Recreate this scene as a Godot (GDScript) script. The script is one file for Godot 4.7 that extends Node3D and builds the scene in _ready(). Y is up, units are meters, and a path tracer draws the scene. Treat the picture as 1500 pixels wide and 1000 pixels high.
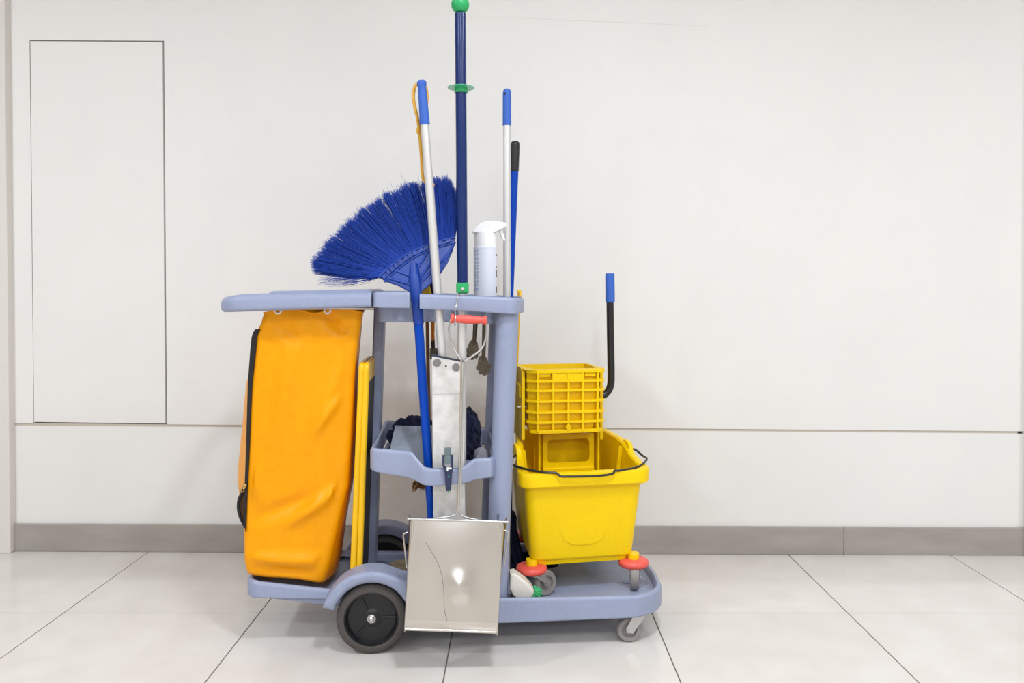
extends Node3D
# A cleaner's trolley with mop bucket, bag, brooms and dustpan, standing in front of a white panelled wall.
# Metres; the camera stands at (0, 1, 0) and looks along -z. The trolley has a frame of its own (CT): x along it, z towards the camera.

# ------------------------------------------------------------------ mesh builder
class MB:
	var t := PackedVector3Array()
	var xf := Transform3D()

	func tri(a: Vector3, b: Vector3, c: Vector3) -> void:
		t.append(xf * a); t.append(xf * b); t.append(xf * c)

	func quad(a: Vector3, b: Vector3, c: Vector3, d: Vector3) -> void:
		tri(a, b, c); tri(a, c, d)

	func fix(from: int) -> void:          # turn the faces of a closed shape outwards
		var mid := Vector3.ZERO
		for i in range(from, t.size()): mid += t[i]
		mid /= maxf(1.0, t.size() - from)
		var vol := 0.0
		for i in range(from, t.size(), 3):
			vol += (t[i] - mid).cross(t[i + 1] - mid).dot(t[i + 2] - mid)
		if vol < 0.0:
			for i in range(from, t.size(), 3):
				var k := t[i + 1]; t[i + 1] = t[i + 2]; t[i + 2] = k

	func fan(r: PackedVector3Array) -> void:
		var c := Vector3.ZERO
		for p in r: c += p
		c /= r.size()
		for i in r.size(): tri(c, r[i], r[(i + 1) % r.size()])

	func skin(a: PackedVector3Array, b: PackedVector3Array, closed := true) -> void:
		var n := a.size()
		for i in (n if closed else n - 1):
			var j := (i + 1) % n
			quad(a[i], a[j], b[j], b[i])

	func loft(rings: Array, cap0 := true, cap1 := true, closed_path := false) -> void:
		var s := t.size()
		for i in rings.size() - 1: skin(rings[i], rings[i + 1])
		if closed_path: skin(rings[-1], rings[0])
		else:
			if cap0:
				var r: PackedVector3Array = rings[0].duplicate(); r.reverse(); fan(r)
			if cap1: fan(rings[-1])
		fix(s)

	func box(c: Vector3, s: Vector3, bev := 0.0, b := Basis()) -> void:
		var h := s * 0.5
		bev = minf(bev, minf(h.x, minf(h.y, h.z)) * 0.95)
		var rings := []
		var levels := [[-h.y, bev], [-h.y + bev, 0.0], [h.y - bev, 0.0], [h.y, bev]] if bev > 0.0 else [[-h.y, 0.0], [h.y, 0.0]]
		for l in levels:
			var q := PackedVector3Array()
			var x: float = h.x - l[1]
			var z: float = h.z - l[1]
			var k := bev * (0.6 if l[1] == 0.0 else 0.3)
			if bev > 0.0:
				for e in [[-x + k, -z], [x - k, -z], [x, -z + k], [x, z - k], [x - k, z], [-x + k, z], [-x, z - k], [-x, -z + k]]:
					q.append(c + b * Vector3(e[0], l[0], e[1]))
			else:
				for e in [[-x, -z], [x, -z], [x, z], [-x, z]]: q.append(c + b * Vector3(e[0], l[0], e[1]))
			rings.append(q)
		loft(rings)

	func tube(pts: PackedVector3Array, rad, n := 12, closed := false, caps := true) -> void:
		var rings := []
		var m := pts.size()
		var side := Vector3.ZERO
		for i in m:
			var a: Vector3 = pts[(i - 1 + m) % m] if closed else pts[maxi(i - 1, 0)]
			var b: Vector3 = pts[(i + 1) % m] if closed else pts[mini(i + 1, m - 1)]
			var d := (b - a).normalized()
			if side == Vector3.ZERO:
				side = d.cross(Vector3.UP if absf(d.y) < 0.9 else Vector3.RIGHT).normalized()
			else:
				side = (side - d * side.dot(d)).normalized()
			var up := side.cross(d)
			var r: float = rad[i] if rad is Array or rad is PackedFloat32Array else rad
			var q := PackedVector3Array()
			for k in n:
				var w := TAU * k / n
				q.append(pts[i] + (side * cos(w) + up * sin(w)) * r)
			rings.append(q)
		loft(rings, caps and not closed, caps and not closed, closed)

	func lathe(prof: Array, n := 24, at := Transform3D(), closed := false) -> void:   # [radius, height] about y
		var rings := []
		for p in prof:
			var q := PackedVector3Array()
			for k in n: q.append(at * Vector3(cos(TAU * k / n) * maxf(p[0], 0.00002), p[1], sin(TAU * k / n) * maxf(p[0], 0.00002)))
			rings.append(q)
		loft(rings, true, true, closed)

	static func inset(poly: PackedVector2Array, by: float) -> PackedVector2Array:
		var area := 0.0
		var n := poly.size()
		for i in n: area += poly[i].cross(poly[(i + 1) % n])
		var sg := signf(area)
		var out := PackedVector2Array()
		for i in n:
			var a := (poly[i] - poly[(i - 1 + n) % n]).normalized()
			var b := (poly[(i + 1) % n] - poly[i]).normalized()
			var na := Vector2(-a.y, a.x) * sg
			var nb := Vector2(-b.y, b.x) * sg
			var m := na + nb
			m = m / maxf(0.5, m.length_squared() / 2.0)
			out.append(poly[i] + m * by)
		return out

	func cap2(poly: PackedVector2Array, at: Callable, back: bool) -> void:
		var ix := Geometry2D.triangulate_polygon(poly)
		if ix.is_empty(): print("cap failed ", poly.size(), " ", poly[0])
		var area := 0.0
		for i in poly.size(): area += poly[i].cross(poly[(i + 1) % poly.size()])
		for i in range(0, ix.size(), 3):
			var a := poly[ix[i]]
			var b := poly[ix[i + 1]]
			var c := poly[ix[i + 2]]
			if ((b - a).cross(c - a) < 0.0) != (area < 0.0): var k := b; b = c; c = k
			if back: tri(at.call(a), at.call(c), at.call(b))
			else: tri(at.call(a), at.call(b), at.call(c))

	func prism(poly: PackedVector2Array, z0: float, z1: float, bev := 0.0) -> void:   # outline in xy, pushed along z
		var s := t.size()
		var steps := [[z0, bev], [z0 + bev * 0.3, bev * 0.3], [z0 + bev, 0.0], [z1 - bev, 0.0], [z1 - bev * 0.3, bev * 0.3], [z1, bev]] if bev > 0.0 else [[z0, 0.0], [z1, 0.0]]
		var rings := []
		var first := PackedVector2Array()
		for st in steps:
			var p2 := inset(poly, st[1]) if st[1] > 0.0 else poly
			if first.is_empty(): first = p2
			var q := PackedVector3Array()
			for p in p2: q.append(Vector3(p.x, p.y, st[0]))
			rings.append(q)
		for i in rings.size() - 1: skin(rings[i], rings[i + 1])
		cap2(first, func(p): return Vector3(p.x, p.y, z0), true)
		cap2(inset(poly, bev) if bev > 0.0 else poly, func(p): return Vector3(p.x, p.y, z1), false)
		fix(s)

	func frame2(outer: PackedVector2Array, inner: PackedVector2Array, z0: float, z1: float) -> void:   # a plate with one hole
		var r := [PackedVector3Array(), PackedVector3Array(), PackedVector3Array(), PackedVector3Array()]
		for p in outer: r[0].append(Vector3(p.x, p.y, z0)); r[1].append(Vector3(p.x, p.y, z1))
		for p in inner: r[2].append(Vector3(p.x, p.y, z1)); r[3].append(Vector3(p.x, p.y, z0))
		loft(r, false, false, true)

	func sheet(g: Array, thick: float) -> void:     # grid of points, given a thickness
		var nr := g.size()
		var nc: int = g[0].size()
		var nrm := []
		for i in nr:
			var row := PackedVector3Array()
			for j in nc:
				var du: Vector3 = g[mini(i + 1, nr - 1)][j] - g[maxi(i - 1, 0)][j]
				var dv: Vector3 = g[i][mini(j + 1, nc - 1)] - g[i][maxi(j - 1, 0)]
				row.append(du.cross(dv).normalized() * thick * 0.5)
			nrm.append(row)
		var s := t.size()
		for i in nr - 1:
			for j in nc - 1:
				quad(g[i][j] + nrm[i][j], g[i][j + 1] + nrm[i][j + 1], g[i + 1][j + 1] + nrm[i + 1][j + 1], g[i + 1][j] + nrm[i + 1][j])
				quad(g[i][j] - nrm[i][j], g[i + 1][j] - nrm[i + 1][j], g[i + 1][j + 1] - nrm[i + 1][j + 1], g[i][j + 1] - nrm[i][j + 1])
		for i in nr - 1:
			for j in [0, nc - 1]:
				var a: Vector3 = g[i][j]; var b: Vector3 = g[i + 1][j]
				var na: Vector3 = nrm[i][j]; var nb: Vector3 = nrm[i + 1][j]
				if j == 0: quad(a - na, a + na, b + nb, b - nb)
				else: quad(a + na, a - na, b - nb, b + nb)
		for j in nc - 1:
			for i in [0, nr - 1]:
				var a: Vector3 = g[i][j]; var b: Vector3 = g[i][j + 1]
				var na: Vector3 = nrm[i][j]; var nb: Vector3 = nrm[i][j + 1]
				if i == 0: quad(a + na, a - na, b - nb, b + nb)
				else: quad(a - na, a + na, b + nb, b - nb)
		fix(s)

	func mesh(off: Vector3, crease := 40.0) -> ArrayMesh:
		var n := t.size()
		var fn := PackedVector3Array()
		var at := {}
		var keys := []
		keys.resize(n)
		for i in range(0, n, 3):
			var nn := (t[i + 1] - t[i]).cross(t[i + 2] - t[i])
			fn.append(nn)
			for k in 3:
				var key := Vector3i((t[i + k] * 20000.0).round())
				keys[i + k] = key
				if at.has(key): at[key].append(i / 3)
				else: at[key] = [i / 3]
		var unit := PackedVector3Array()
		for q in fn: unit.append(q.normalized())
		var lim := cos(deg_to_rad(crease))
		var verts := PackedVector3Array()
		var norms := PackedVector3Array()
		for i in range(0, n, 3):
			var f := i / 3
			for k in [0, 2, 1]:                # Godot's front faces run clockwise
				var sum := Vector3.ZERO
				for o in at[keys[i + k]]:
					if unit[o].dot(unit[f]) >= lim: sum += fn[o]
				verts.append(t[i + k] - off)
				norms.append(sum.normalized() if sum.length_squared() > 1e-30 else Vector3.UP)
		var arr := []
		arr.resize(Mesh.ARRAY_MAX)
		arr[Mesh.ARRAY_VERTEX] = verts
		arr[Mesh.ARRAY_NORMAL] = norms
		var m := ArrayMesh.new()
		m.add_surface_from_arrays(Mesh.PRIMITIVE_TRIANGLES, arr)
		return m

# ------------------------------------------------------------------ shapes
func rrect(w: float, h: float, r: float, n := 5, c := Vector2.ZERO) -> PackedVector2Array:
	var o := PackedVector2Array()
	for k in 4:
		var cc := Vector2([1, -1, -1, 1][k] * (w / 2 - r), [1, 1, -1, -1][k] * (h / 2 - r)) + c
		for i in n + 1: o.append(cc + Vector2.from_angle(PI / 2 * (k + float(i) / n)) * r)
	return o

func spline(p: Array, sub := 8, closed := false) -> PackedVector3Array:
	var o := PackedVector3Array()
	var n := p.size()
	for i in (n if closed else n - 1):
		var a: Vector3 = p[(i - 1 + n) % n] if closed else p[maxi(i - 1, 0)]
		var b: Vector3 = p[i]
		var c: Vector3 = p[(i + 1) % n]
		var d: Vector3 = p[(i + 2) % n] if closed else p[mini(i + 2, n - 1)]
		for k in sub: o.append(b.cubic_interpolate(c, a, d, float(k) / sub))
	if not closed: o.append(p[-1])
	return o

func line(a: Vector3, b: Vector3, n := 2) -> PackedVector3Array:
	var o := PackedVector3Array()
	for i in n: o.append(a.lerp(b, float(i) / (n - 1)))
	return o

func key(table: Array, x: float) -> float:      # piecewise linear, sorted by the first entry
	if x <= table[0][0]: return table[0][1]
	for i in table.size() - 1:
		if x <= table[i + 1][0]: return lerpf(table[i][1], table[i + 1][1], (x - table[i][0]) / (table[i + 1][0] - table[i][0]))
	return table[-1][1]

func axis_to(p: Vector3, dir: Vector3) -> Transform3D:     # y axis along dir
	var y := dir.normalized()
	var x := y.cross(Vector3.BACK if absf(y.z) < 0.9 else Vector3.RIGHT).normalized()
	return Transform3D(Basis(x, y, x.cross(y)), p)

# ------------------------------------------------------------------ nodes
var off := {}
var taken := {}
func numbered(called: String) -> String:
	var n: int = taken.get(called, 0)
	taken[called] = n + 1
	return called if n == 0 else "%s_%03d" % [called, n]

func thing(called: String, label: String, category: String, base: Vector3, frame: Transform3D, group := "") -> Node3D:
	var o := Node3D.new()
	o.name = numbered(called)
	add_child(o)
	o.transform = frame * Transform3D(Basis(), base)
	o.set_meta("label", label); o.set_meta("category", category)
	if group: o.set_meta("group", group)
	off[o] = base
	return o

func part(parent: Node3D, called: String, b: MB, m: Material, crease := 40.0, kind := "") -> MeshInstance3D:
	var o := MeshInstance3D.new()
	o.name = called
	o.mesh = b.mesh(off.get(parent, Vector3.ZERO), crease)
	o.material_override = m
	parent.add_child(o, true)
	off[o] = off.get(parent, Vector3.ZERO)
	if kind: o.set_meta("kind", kind)
	return o

func struct(called: String, b: MB, m: Material, label := "", crease := 30.0) -> MeshInstance3D:
	var o := part(self, called, b, m, crease, "structure")
	if label: o.set_meta("label", label)
	return o

# ------------------------------------------------------------------ materials
func noise_image(sd: int, freq: float, size := 512, octaves := 4) -> Image:
	var f := FastNoiseLite.new()
	f.seed = sd; f.frequency = freq; f.fractal_octaves = octaves; f.noise_type = FastNoiseLite.TYPE_SIMPLEX_SMOOTH
	return f.get_seamless_image(size, size)

func tint_texture(im: Image, a: Color, b: Color) -> ImageTexture:
	var o := Image.create(im.get_width(), im.get_height(), false, Image.FORMAT_RGB8)
	for y in im.get_height():
		for x in im.get_width(): o.set_pixel(x, y, a.lerp(b, im.get_pixel(x, y).r))
	return ImageTexture.create_from_image(o)

func mat(c: Color, rough := 0.5, metal := 0.0, bump: Texture2D = null, bump_cm := 0.0, scale := 1.0) -> StandardMaterial3D:
	var m := StandardMaterial3D.new()
	m.albedo_color = c; m.roughness = rough; m.metallic = metal
	if bump:
		m.heightmap_enabled = true; m.heightmap_texture = bump; m.heightmap_scale = bump_cm
		m.uv1_triplanar = true; m.uv1_scale = Vector3.ONE * scale
	return m

func mottled(im: Image, a: Color, b: Color, rough: float, scale: float, metal := 0.0, world := false) -> StandardMaterial3D:
	var m := mat(Color.WHITE, rough, metal)
	m.albedo_texture = tint_texture(im, a, b)
	m.uv1_triplanar = true; m.uv1_scale = Vector3.ONE * scale; m.uv1_world_triplanar = world
	return m

var M := {}
var CT := Transform3D(Basis(Vector3.UP, deg_to_rad(4.5)), Vector3(-0.25, 0, -2.47))      # trolley
var BT := Transform3D(Basis(Vector3.UP, deg_to_rad(11.0)), Vector3(0.158, 0, -2.55))     # bucket
var WT := Transform3D(Basis(Vector3.UP, deg_to_rad(-0.75)), Vector3(0, 0, -3.075))       # wall
const CEIL := 2.7

func _ready() -> void:
	# ---- camera
	var cam := Camera3D.new()
	cam.name = "camera"
	cam.near = 0.05; cam.far = 50.0
	cam.projection = Camera3D.PROJECTION_FRUSTUM
	cam.keep_aspect = Camera3D.KEEP_HEIGHT
	cam.size = 0.05 * 1000.0 / 1200.0
	cam.frustum_offset = Vector2(-5.0, -57.2) / 1200.0 * 0.05      # a shifted lens: uprights stay nearly parallel
	add_child(cam)
	cam.position = Vector3(0, 1, 0)
	cam.rotation.x = -0.01815
	cam.current = true
	# ---- environment
	var we := WorldEnvironment.new()
	we.name = "environment"
	var env := Environment.new()
	env.background_mode = Environment.BG_COLOR
	env.background_color = Color(0.8, 0.8, 0.8)
	env.tonemap_mode = Environment.TONE_MAPPER_LINEAR
	env.tonemap_exposure = 0.95
	env.sdfgi_enabled = true; env.ssao_enabled = true; env.ssil_enabled = true
	we.environment = env
	add_child(we)
	# ---- lights: round downlights in the corridor ceiling, two rows, plus an unseen third row added to glint on the dustpan
	materials()
	for i in 9:
		downlight(Vector2([-2.3, 0.3, 2.9][i % 3], [-1.05, 0.9, 3.1][i / 3]), "%s downlight in the ceiling row %s" % [["left", "middle", "right"][i % 3], ["nearest the panelled wall", "just behind the camera", "added furthest back for the dustpan highlight"][i / 3]])
	print("setting"); setting()
	print("cart"); cart()
	print("bag"); bag()
	bucket(); wringer()
	print("tools"); fan_broom(); flat_mop(); long_pole(); dustpan(); back_poles()
	signs(); spray(); shelf_things(); deck_things(); hanging_things()
	print("done")

func downlight(p: Vector2, label: String) -> void:
	var t := thing("ceiling_downlight", label, "lamp", Vector3(p.x, CEIL, p.y), Transform3D(), "ceiling downlights")
	var b := MB.new()
	b.lathe([[0.145, CEIL - 0.001], [0.17, CEIL - 0.001], [0.172, CEIL - 0.008], [0.147, CEIL - 0.012]], 32, Transform3D(Basis(), Vector3(p.x, 0, p.y)), true)
	part(t, "trim_ring", b, M.white_plastic)
	b = MB.new()
	b.lathe([[0.0, CEIL - 0.0015], [0.144, CEIL - 0.0015], [0.144, CEIL - 0.005], [0.0, CEIL - 0.005]], 32, Transform3D(Basis(), Vector3(p.x, 0, p.y)))
	part(t, "glowing_lens", b, M.glow)
	var l := AreaLight3D.new()
	l.name = "lamp_light"
	l.area_size = Vector2(0.26, 0.26)
	l.light_energy = 3.3
	l.light_color = Color(0.930, 0.961, 1.0)
	l.shadow_enabled = true
	l.set("area_range", 12.0)
	t.add_child(l)
	l.position = Vector3(0, -0.02, 0)
	l.rotation.x = -PI / 2

func materials() -> void:
	var n1 := noise_image(3, 0.01)
	var n2 := noise_image(7, 0.03)
	var n3 := noise_image(11, 0.12, 256, 3)
	var nt1 := ImageTexture.create_from_image(n1)
	var nt3 := ImageTexture.create_from_image(n3)
	M.glow = mat(Color.WHITE)
	M.glow.emission_enabled = true; M.glow.emission = Color(0.97, 0.98, 1.0); M.glow.emission_energy_multiplier = 5.0
	M.wall = mottled(n1, Color8(235, 232, 228), Color8(239, 236, 231), 0.55, 0.35, 0.0, true)
	M.crack = mat(Color8(224, 219, 212), 0.7)
	M.gap = mat(Color8(120, 108, 96), 0.9)
	M.groove = mat(Color8(196, 186, 172), 0.8)
	M.ceiling = mat(Color8(226, 224, 220), 0.9)
	M.room_wall = mat(Color8(176, 170, 162), 0.8)
	M.far_wall = mat(Color8(226, 220, 212), 0.8)
	M.pilaster = mat(Color8(226, 220, 213), 0.6)
	M.baseboard = mottled(n1, Color8(158, 150, 143), Color8(176, 169, 162), 0.42, 1.0, 0.1)
	M.baseboard.uv1_scale = Vector3(0.5, 2.0, 0.5)
	M.grout = mat(Color8(112, 103, 95), 0.9)
	M.tile = []
	for k in 4:
		var d := k - 1.5
		var m := mottled(n1, Color8(219 + d, 212 + d, 204 + d), Color8(228 + d, 222 + d, 215 + d), 0.13, 0.9, 0.0, true)
		M.tile.append(m)
	M.lavender = mottled(n2, Color8(147, 155, 181), Color8(153, 161, 186), 0.42, 3.0)
	M.lavender.heightmap_enabled = true; M.lavender.heightmap_texture = nt3; M.lavender.heightmap_scale = 0.012
	M.tyre = mat(Color8(82, 76, 72), 0.75)
	M.hub = mat(Color8(24, 24, 27), 0.4)
	M.caster_rubber = mat(Color8(140, 134, 130), 0.55)
	M.steel = mat(Color8(205, 203, 200), 0.28, 0.95)
	M.zinc = mat(Color8(200, 198, 196), 0.45, 0.7)
	M.alu = mat(Color8(222, 220, 217), 0.42, 0.55)
	M.plate = mottled(n2, Color8(206, 203, 199), Color8(236, 233, 229), 0.45, 1.6, 0.3)
	M.pan = mottled(n1, Color8(208, 202, 194), Color8(216, 210, 203), 0.17, 2.0, 0.85)
	M.bag = mottled(n2, Color8(246, 158, 0), Color8(250, 166, 0), 0.36, 2.0)
	M.bag.metallic_specular = 0.32
	M.bag.heightmap_enabled = true; M.bag.heightmap_texture = nt1; M.bag.heightmap_scale = 0.12
	M.bag_inside = mat(Color8(70, 48, 24), 0.8)
	M.zip = mat(Color8(30, 26, 28), 0.6)
	M.brass = mat(Color8(190, 160, 90), 0.35, 0.8)
	M.yellow = mottled(n2, Color8(248, 205, 2), Color8(252, 212, 4), 0.36, 3.0)
	M.yellow.metallic_specular = 0.35
	M.sign = mat(Color8(245, 192, 12), 0.4)
	M.red = mat(Color8(236, 92, 80), 0.4)
	M.black_metal = mat(Color8(30, 29, 31), 0.35)
	M.wire_dark = mat(Color8(45, 43, 46), 0.4, 0.3)
	M.blue_grip = mat(Color8(52, 98, 188), 0.5)
	M.blue_tube = mat(Color8(0, 66, 172), 0.3)
	M.blue_tube.metallic_specular = 0.35
	M.broom_plastic = mat(Color8(20, 62, 152), 0.35)
	M.bristle = mat(Color8(8, 64, 172), 0.5)
	M.navy_tube = mat(Color8(12, 40, 98), 0.18)
	M.green = mat(Color8(40, 168, 96), 0.4)
	M.green_clear = mat(Color8(70, 190, 140, 150), 0.3)
	M.green_clear.transparency = BaseMaterial3D.TRANSPARENCY_ALPHA
	M.grey_button = mat(Color8(125, 121, 118), 0.5)
	M.dark_trim = mat(Color8(45, 52, 68), 0.5)
	M.clamp = mat(Color8(38, 46, 78), 0.45)
	M.clamp_grey = mat(Color8(105, 118, 122), 0.5)
	M.white_plastic = mat(Color8(244, 243, 241), 0.35)
	M.can = mat(Color8(226, 229, 240), 0.3)
	M.print_blue = mat(Color8(176, 186, 210), 0.4)
	M.print_brown = mat(Color8(110, 92, 76), 0.5)
	M.cord = mottled(n3, Color8(206, 150, 52), Color8(232, 184, 92), 0.85, 20.0)
	M.navy_cloth = mottled(n3, Color8(10, 14, 40), Color8(24, 34, 78), 0.95, 12.0)
	M.navy_cloth.heightmap_enabled = true; M.navy_cloth.heightmap_texture = nt3; M.navy_cloth.heightmap_scale = 0.3
	M.grey_cloth = mottled(n2, Color8(132, 140, 150), Color8(150, 157, 168), 0.7, 4.0)
	M.grey_plastic = mat(Color8(150, 152, 160), 0.45)
	M.wood = mottled(n2, Color8(112, 82, 52), Color8(150, 115, 78), 0.7, 8.0)
	M.straw = mat(Color8(176, 132, 66), 0.85)
	M.orange = mat(Color8(228, 128, 16), 0.45)
	M.tongs = mottled(n2, Color8(84, 76, 66), Color8(120, 108, 92), 0.35, 9.0, 0.7)
	M.rope = mottled(n3, Color8(150, 132, 104), Color8(196, 178, 148), 0.95, 14.0)
	M.cream = mat(Color8(226, 220, 210), 0.4)
	M.scrub_green = mat(Color8(60, 176, 112), 0.7)
	M.scuff = mat(Color8(104, 110, 130), 0.6)
	M.sponge = mat(Color8(232, 186, 60), 0.9)

# ------------------------------------------------------------------ the room
func wall_point(x: float, y: float) -> Vector2: return Vector2(x, y)

func setting() -> void:
	# floor: a grout bed with 0.6 m polished tiles
	var b := MB.new()
	b.box(Vector3(0.1, -0.0508, 0.9), Vector3(7.2, 0.1, 8.4))
	var fl := struct("floor", b, M.grout, "polished pale beige porcelain tile floor with fine grout lines")
	var tm := MB.new()
	tm.box(Vector3(0, -0.006, 0), Vector3(0.5995, 0.012, 0.5995), 0.0005)
	var tile_mesh := tm.mesh(Vector3.ZERO, 20.0)
	var rng := RandomNumberGenerator.new()
	rng.seed = 5
	for r in 14:
		for c in 12:
			var o := MeshInstance3D.new()
			o.name = "tile"
			o.mesh = tile_mesh
			o.material_override = M.tile[rng.randi() % 4]
			fl.add_child(o, true)
			o.position = Vector3(-0.1837 + 0.603 * (c - 5.5 + 0.0) , 0.0, -2.503 - 0.3015 + 0.603 * r)
	# back wall: dark carcass with white boards in front; joint between the upper and lower boards, an opening for the access panel
	b = MB.new()
	b.xf = WT
	b.box(Vector3(0, 1.35, -0.10), Vector3(7.2, 2.9, 0.16))
	var wb := struct("wall_back", b, M.groove, "white panelled wall with one horizontal joint")
	var gl := func(x: float) -> float: return lerpf(0.4815, 0.459, (x + 1.9) / 3.8)
	var panels := [
		[Vector2(-1.9, 0.0), Vector2(1.9, 0.0), Vector2(1.9, gl.call(1.9) - 0.0045), Vector2(-1.9, gl.call(-1.9) - 0.0045)],
		[Vector2(-1.9, gl.call(-1.9) + 0.0045), Vector2(-1.828, gl.call(-1.828) + 0.0045), Vector2(-1.828, CEIL), Vector2(-1.9, CEIL)],
		[Vector2(-1.828, 1.931), Vector2(-1.319, 1.926), Vector2(-1.319, CEIL), Vector2(-1.828, CEIL)],
		[Vector2(-1.319, gl.call(-1.319) + 0.0045), Vector2(1.9, gl.call(1.9) + 0.0045), Vector2(1.9, CEIL), Vector2(-1.319, CEIL)]]
	for q in panels:
		b = MB.new(); b.xf = WT
		b.prism(PackedVector2Array(q), -0.02, 0.0, 0.0)
		part(wb, "panel", b, M.wall, 20.0)
	b = MB.new(); b.xf = WT
	b.prism(PackedVector2Array([Vector2(-1.9, gl.call(-1.9) - 0.0045), Vector2(1.9, gl.call(1.9) - 0.0045), Vector2(1.9, gl.call(1.9) + 0.0045), Vector2(-1.9, gl.call(-1.9) + 0.0045)]), -0.018, -0.003)
	part(wb, "joint_strip", b, M.groove, 20.0)
	b = MB.new(); b.xf = WT
	b.box(Vector3(1.885, gl.call(1.885), -0.002), Vector3(0.014, 0.008, 0.004))
	part(wb, "joint_end", b, M.zip, 20.0)
	b = MB.new(); b.xf = WT
	b.tube(spline([Vector3(-0.17, 2.006, 0.0), Vector3(0.05, 2.003, 0.0), Vector3(0.2, 1.995, 0.0), Vector3(0.45, 1.985, 0.0), Vector3(0.71, 1.972, 0.0)], 6), 0.0007, 5)
	part(wb, "hairline_crack", b, M.crack, 60.0)
	# the recess behind the access panel, then the panel itself: gaps on every side, a little proud at its right edge
	b = MB.new(); b.xf = WT
	b.box(Vector3(-1.5735, 1.2, -0.0185), Vector3(0.52, 1.48, 0.003))
	part(wb, "recess", b, M.gap)
	b = MB.new(); b.xf = WT
	b.prism(PackedVector2Array([Vector2(-1.8255, 0.4905), Vector2(-1.3255, 0.4855), Vector2(-1.3245, 1.9215), Vector2(-1.8245, 1.9265)]), -0.016, 0.0015, 0.0012)
	struct("door_1", b, M.wall, "flush white access panel door set in the wall, dark gap along its right edge")
	# skirting of grey stone in three lengths
	b = MB.new(); b.xf = WT
	b.box(Vector3(0, 0.05, 0.003), Vector3(3.79, 0.1, 0.006))
	var bs := struct("baseboard_back", b, M.gap, "grey stone skirting along the foot of the white wall")
	for seg in [[-1.9, -0.6], [-0.598, 1.228], [1.23, 1.9]]:
		b = MB.new(); b.xf = WT
		b.box(Vector3((seg[0] + seg[1]) / 2, 0.0525, 0.006), Vector3(seg[1] - seg[0], 0.104, 0.012), 0.0015)
		part(bs, "skirting_length", b, M.baseboard, 20.0)
	# shallow pilasters at both ends of the wall
	for k in 2:
		b = MB.new(); b.xf = WT
		var sx: float = [-1.0, 1.0][k]
		b.box(Vector3(sx * 2.75, 1.36, 0.01), Vector3(1.7, 2.72, 0.05), 0.003)
		struct("trim_%d" % (k + 1), b, M.pilaster, "plain off-white pilaster at the %s end of the wall" % ["left", "right"][k])
	# the rest of the corridor
	b = MB.new(); b.box(Vector3(0, CEIL + 0.05, 0.9), Vector3(7.4, 0.1, 8.6)); struct("ceiling", b, M.ceiling)
	b = MB.new(); b.box(Vector3(-3.55, 1.35, 0.9), Vector3(0.1, 2.9, 8.5)); struct("wall_left", b, M.room_wall)
	b = MB.new(); b.box(Vector3(3.65, 1.35, 0.9), Vector3(0.1, 2.9, 8.5)); struct("wall_right", b, M.room_wall)
	b = MB.new(); b.box(Vector3(0.05, 1.35, 5.1), Vector3(7.3, 2.9, 0.1)); struct("wall_front", b, M.far_wall)

# ------------------------------------------------------------------ the trolley
func outline() -> PackedVector2Array:     # platform seen from above, (x, z), front half then mirrored
	var f := PackedVector2Array()
	f.append(Vector2(-0.515, 0.05))
	for i in 7: f.append(Vector2(-0.475, 0.14) + Vector2.from_angle(PI - PI / 2 * i / 6.0) * 0.04)
	for i in range(1, 9): f.append(Vector2(lerpf(-0.475, -0.06, i / 8.0), 0.18))
	f.append(Vector2(-0.05, 0.19)); f.append(Vector2(-0.05, 0.242)); f.append(Vector2(-0.042, 0.25))
	for i in range(1, 13): f.append(Vector2(lerpf(-0.042, 0.54, i / 12.0), 0.25))
	for i in range(1, 12): f.append(Vector2(0.54, 0.12) + Vector2.from_angle(PI / 2 - PI / 2 * i / 11.0) * 0.13)
	f.append(Vector2(0.675, 0.06))
	var o := f.duplicate()
	for i in f.size(): o.append(Vector2(f[f.size() - 1 - i].x, -f[f.size() - 1 - i].y))
	return o

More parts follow.
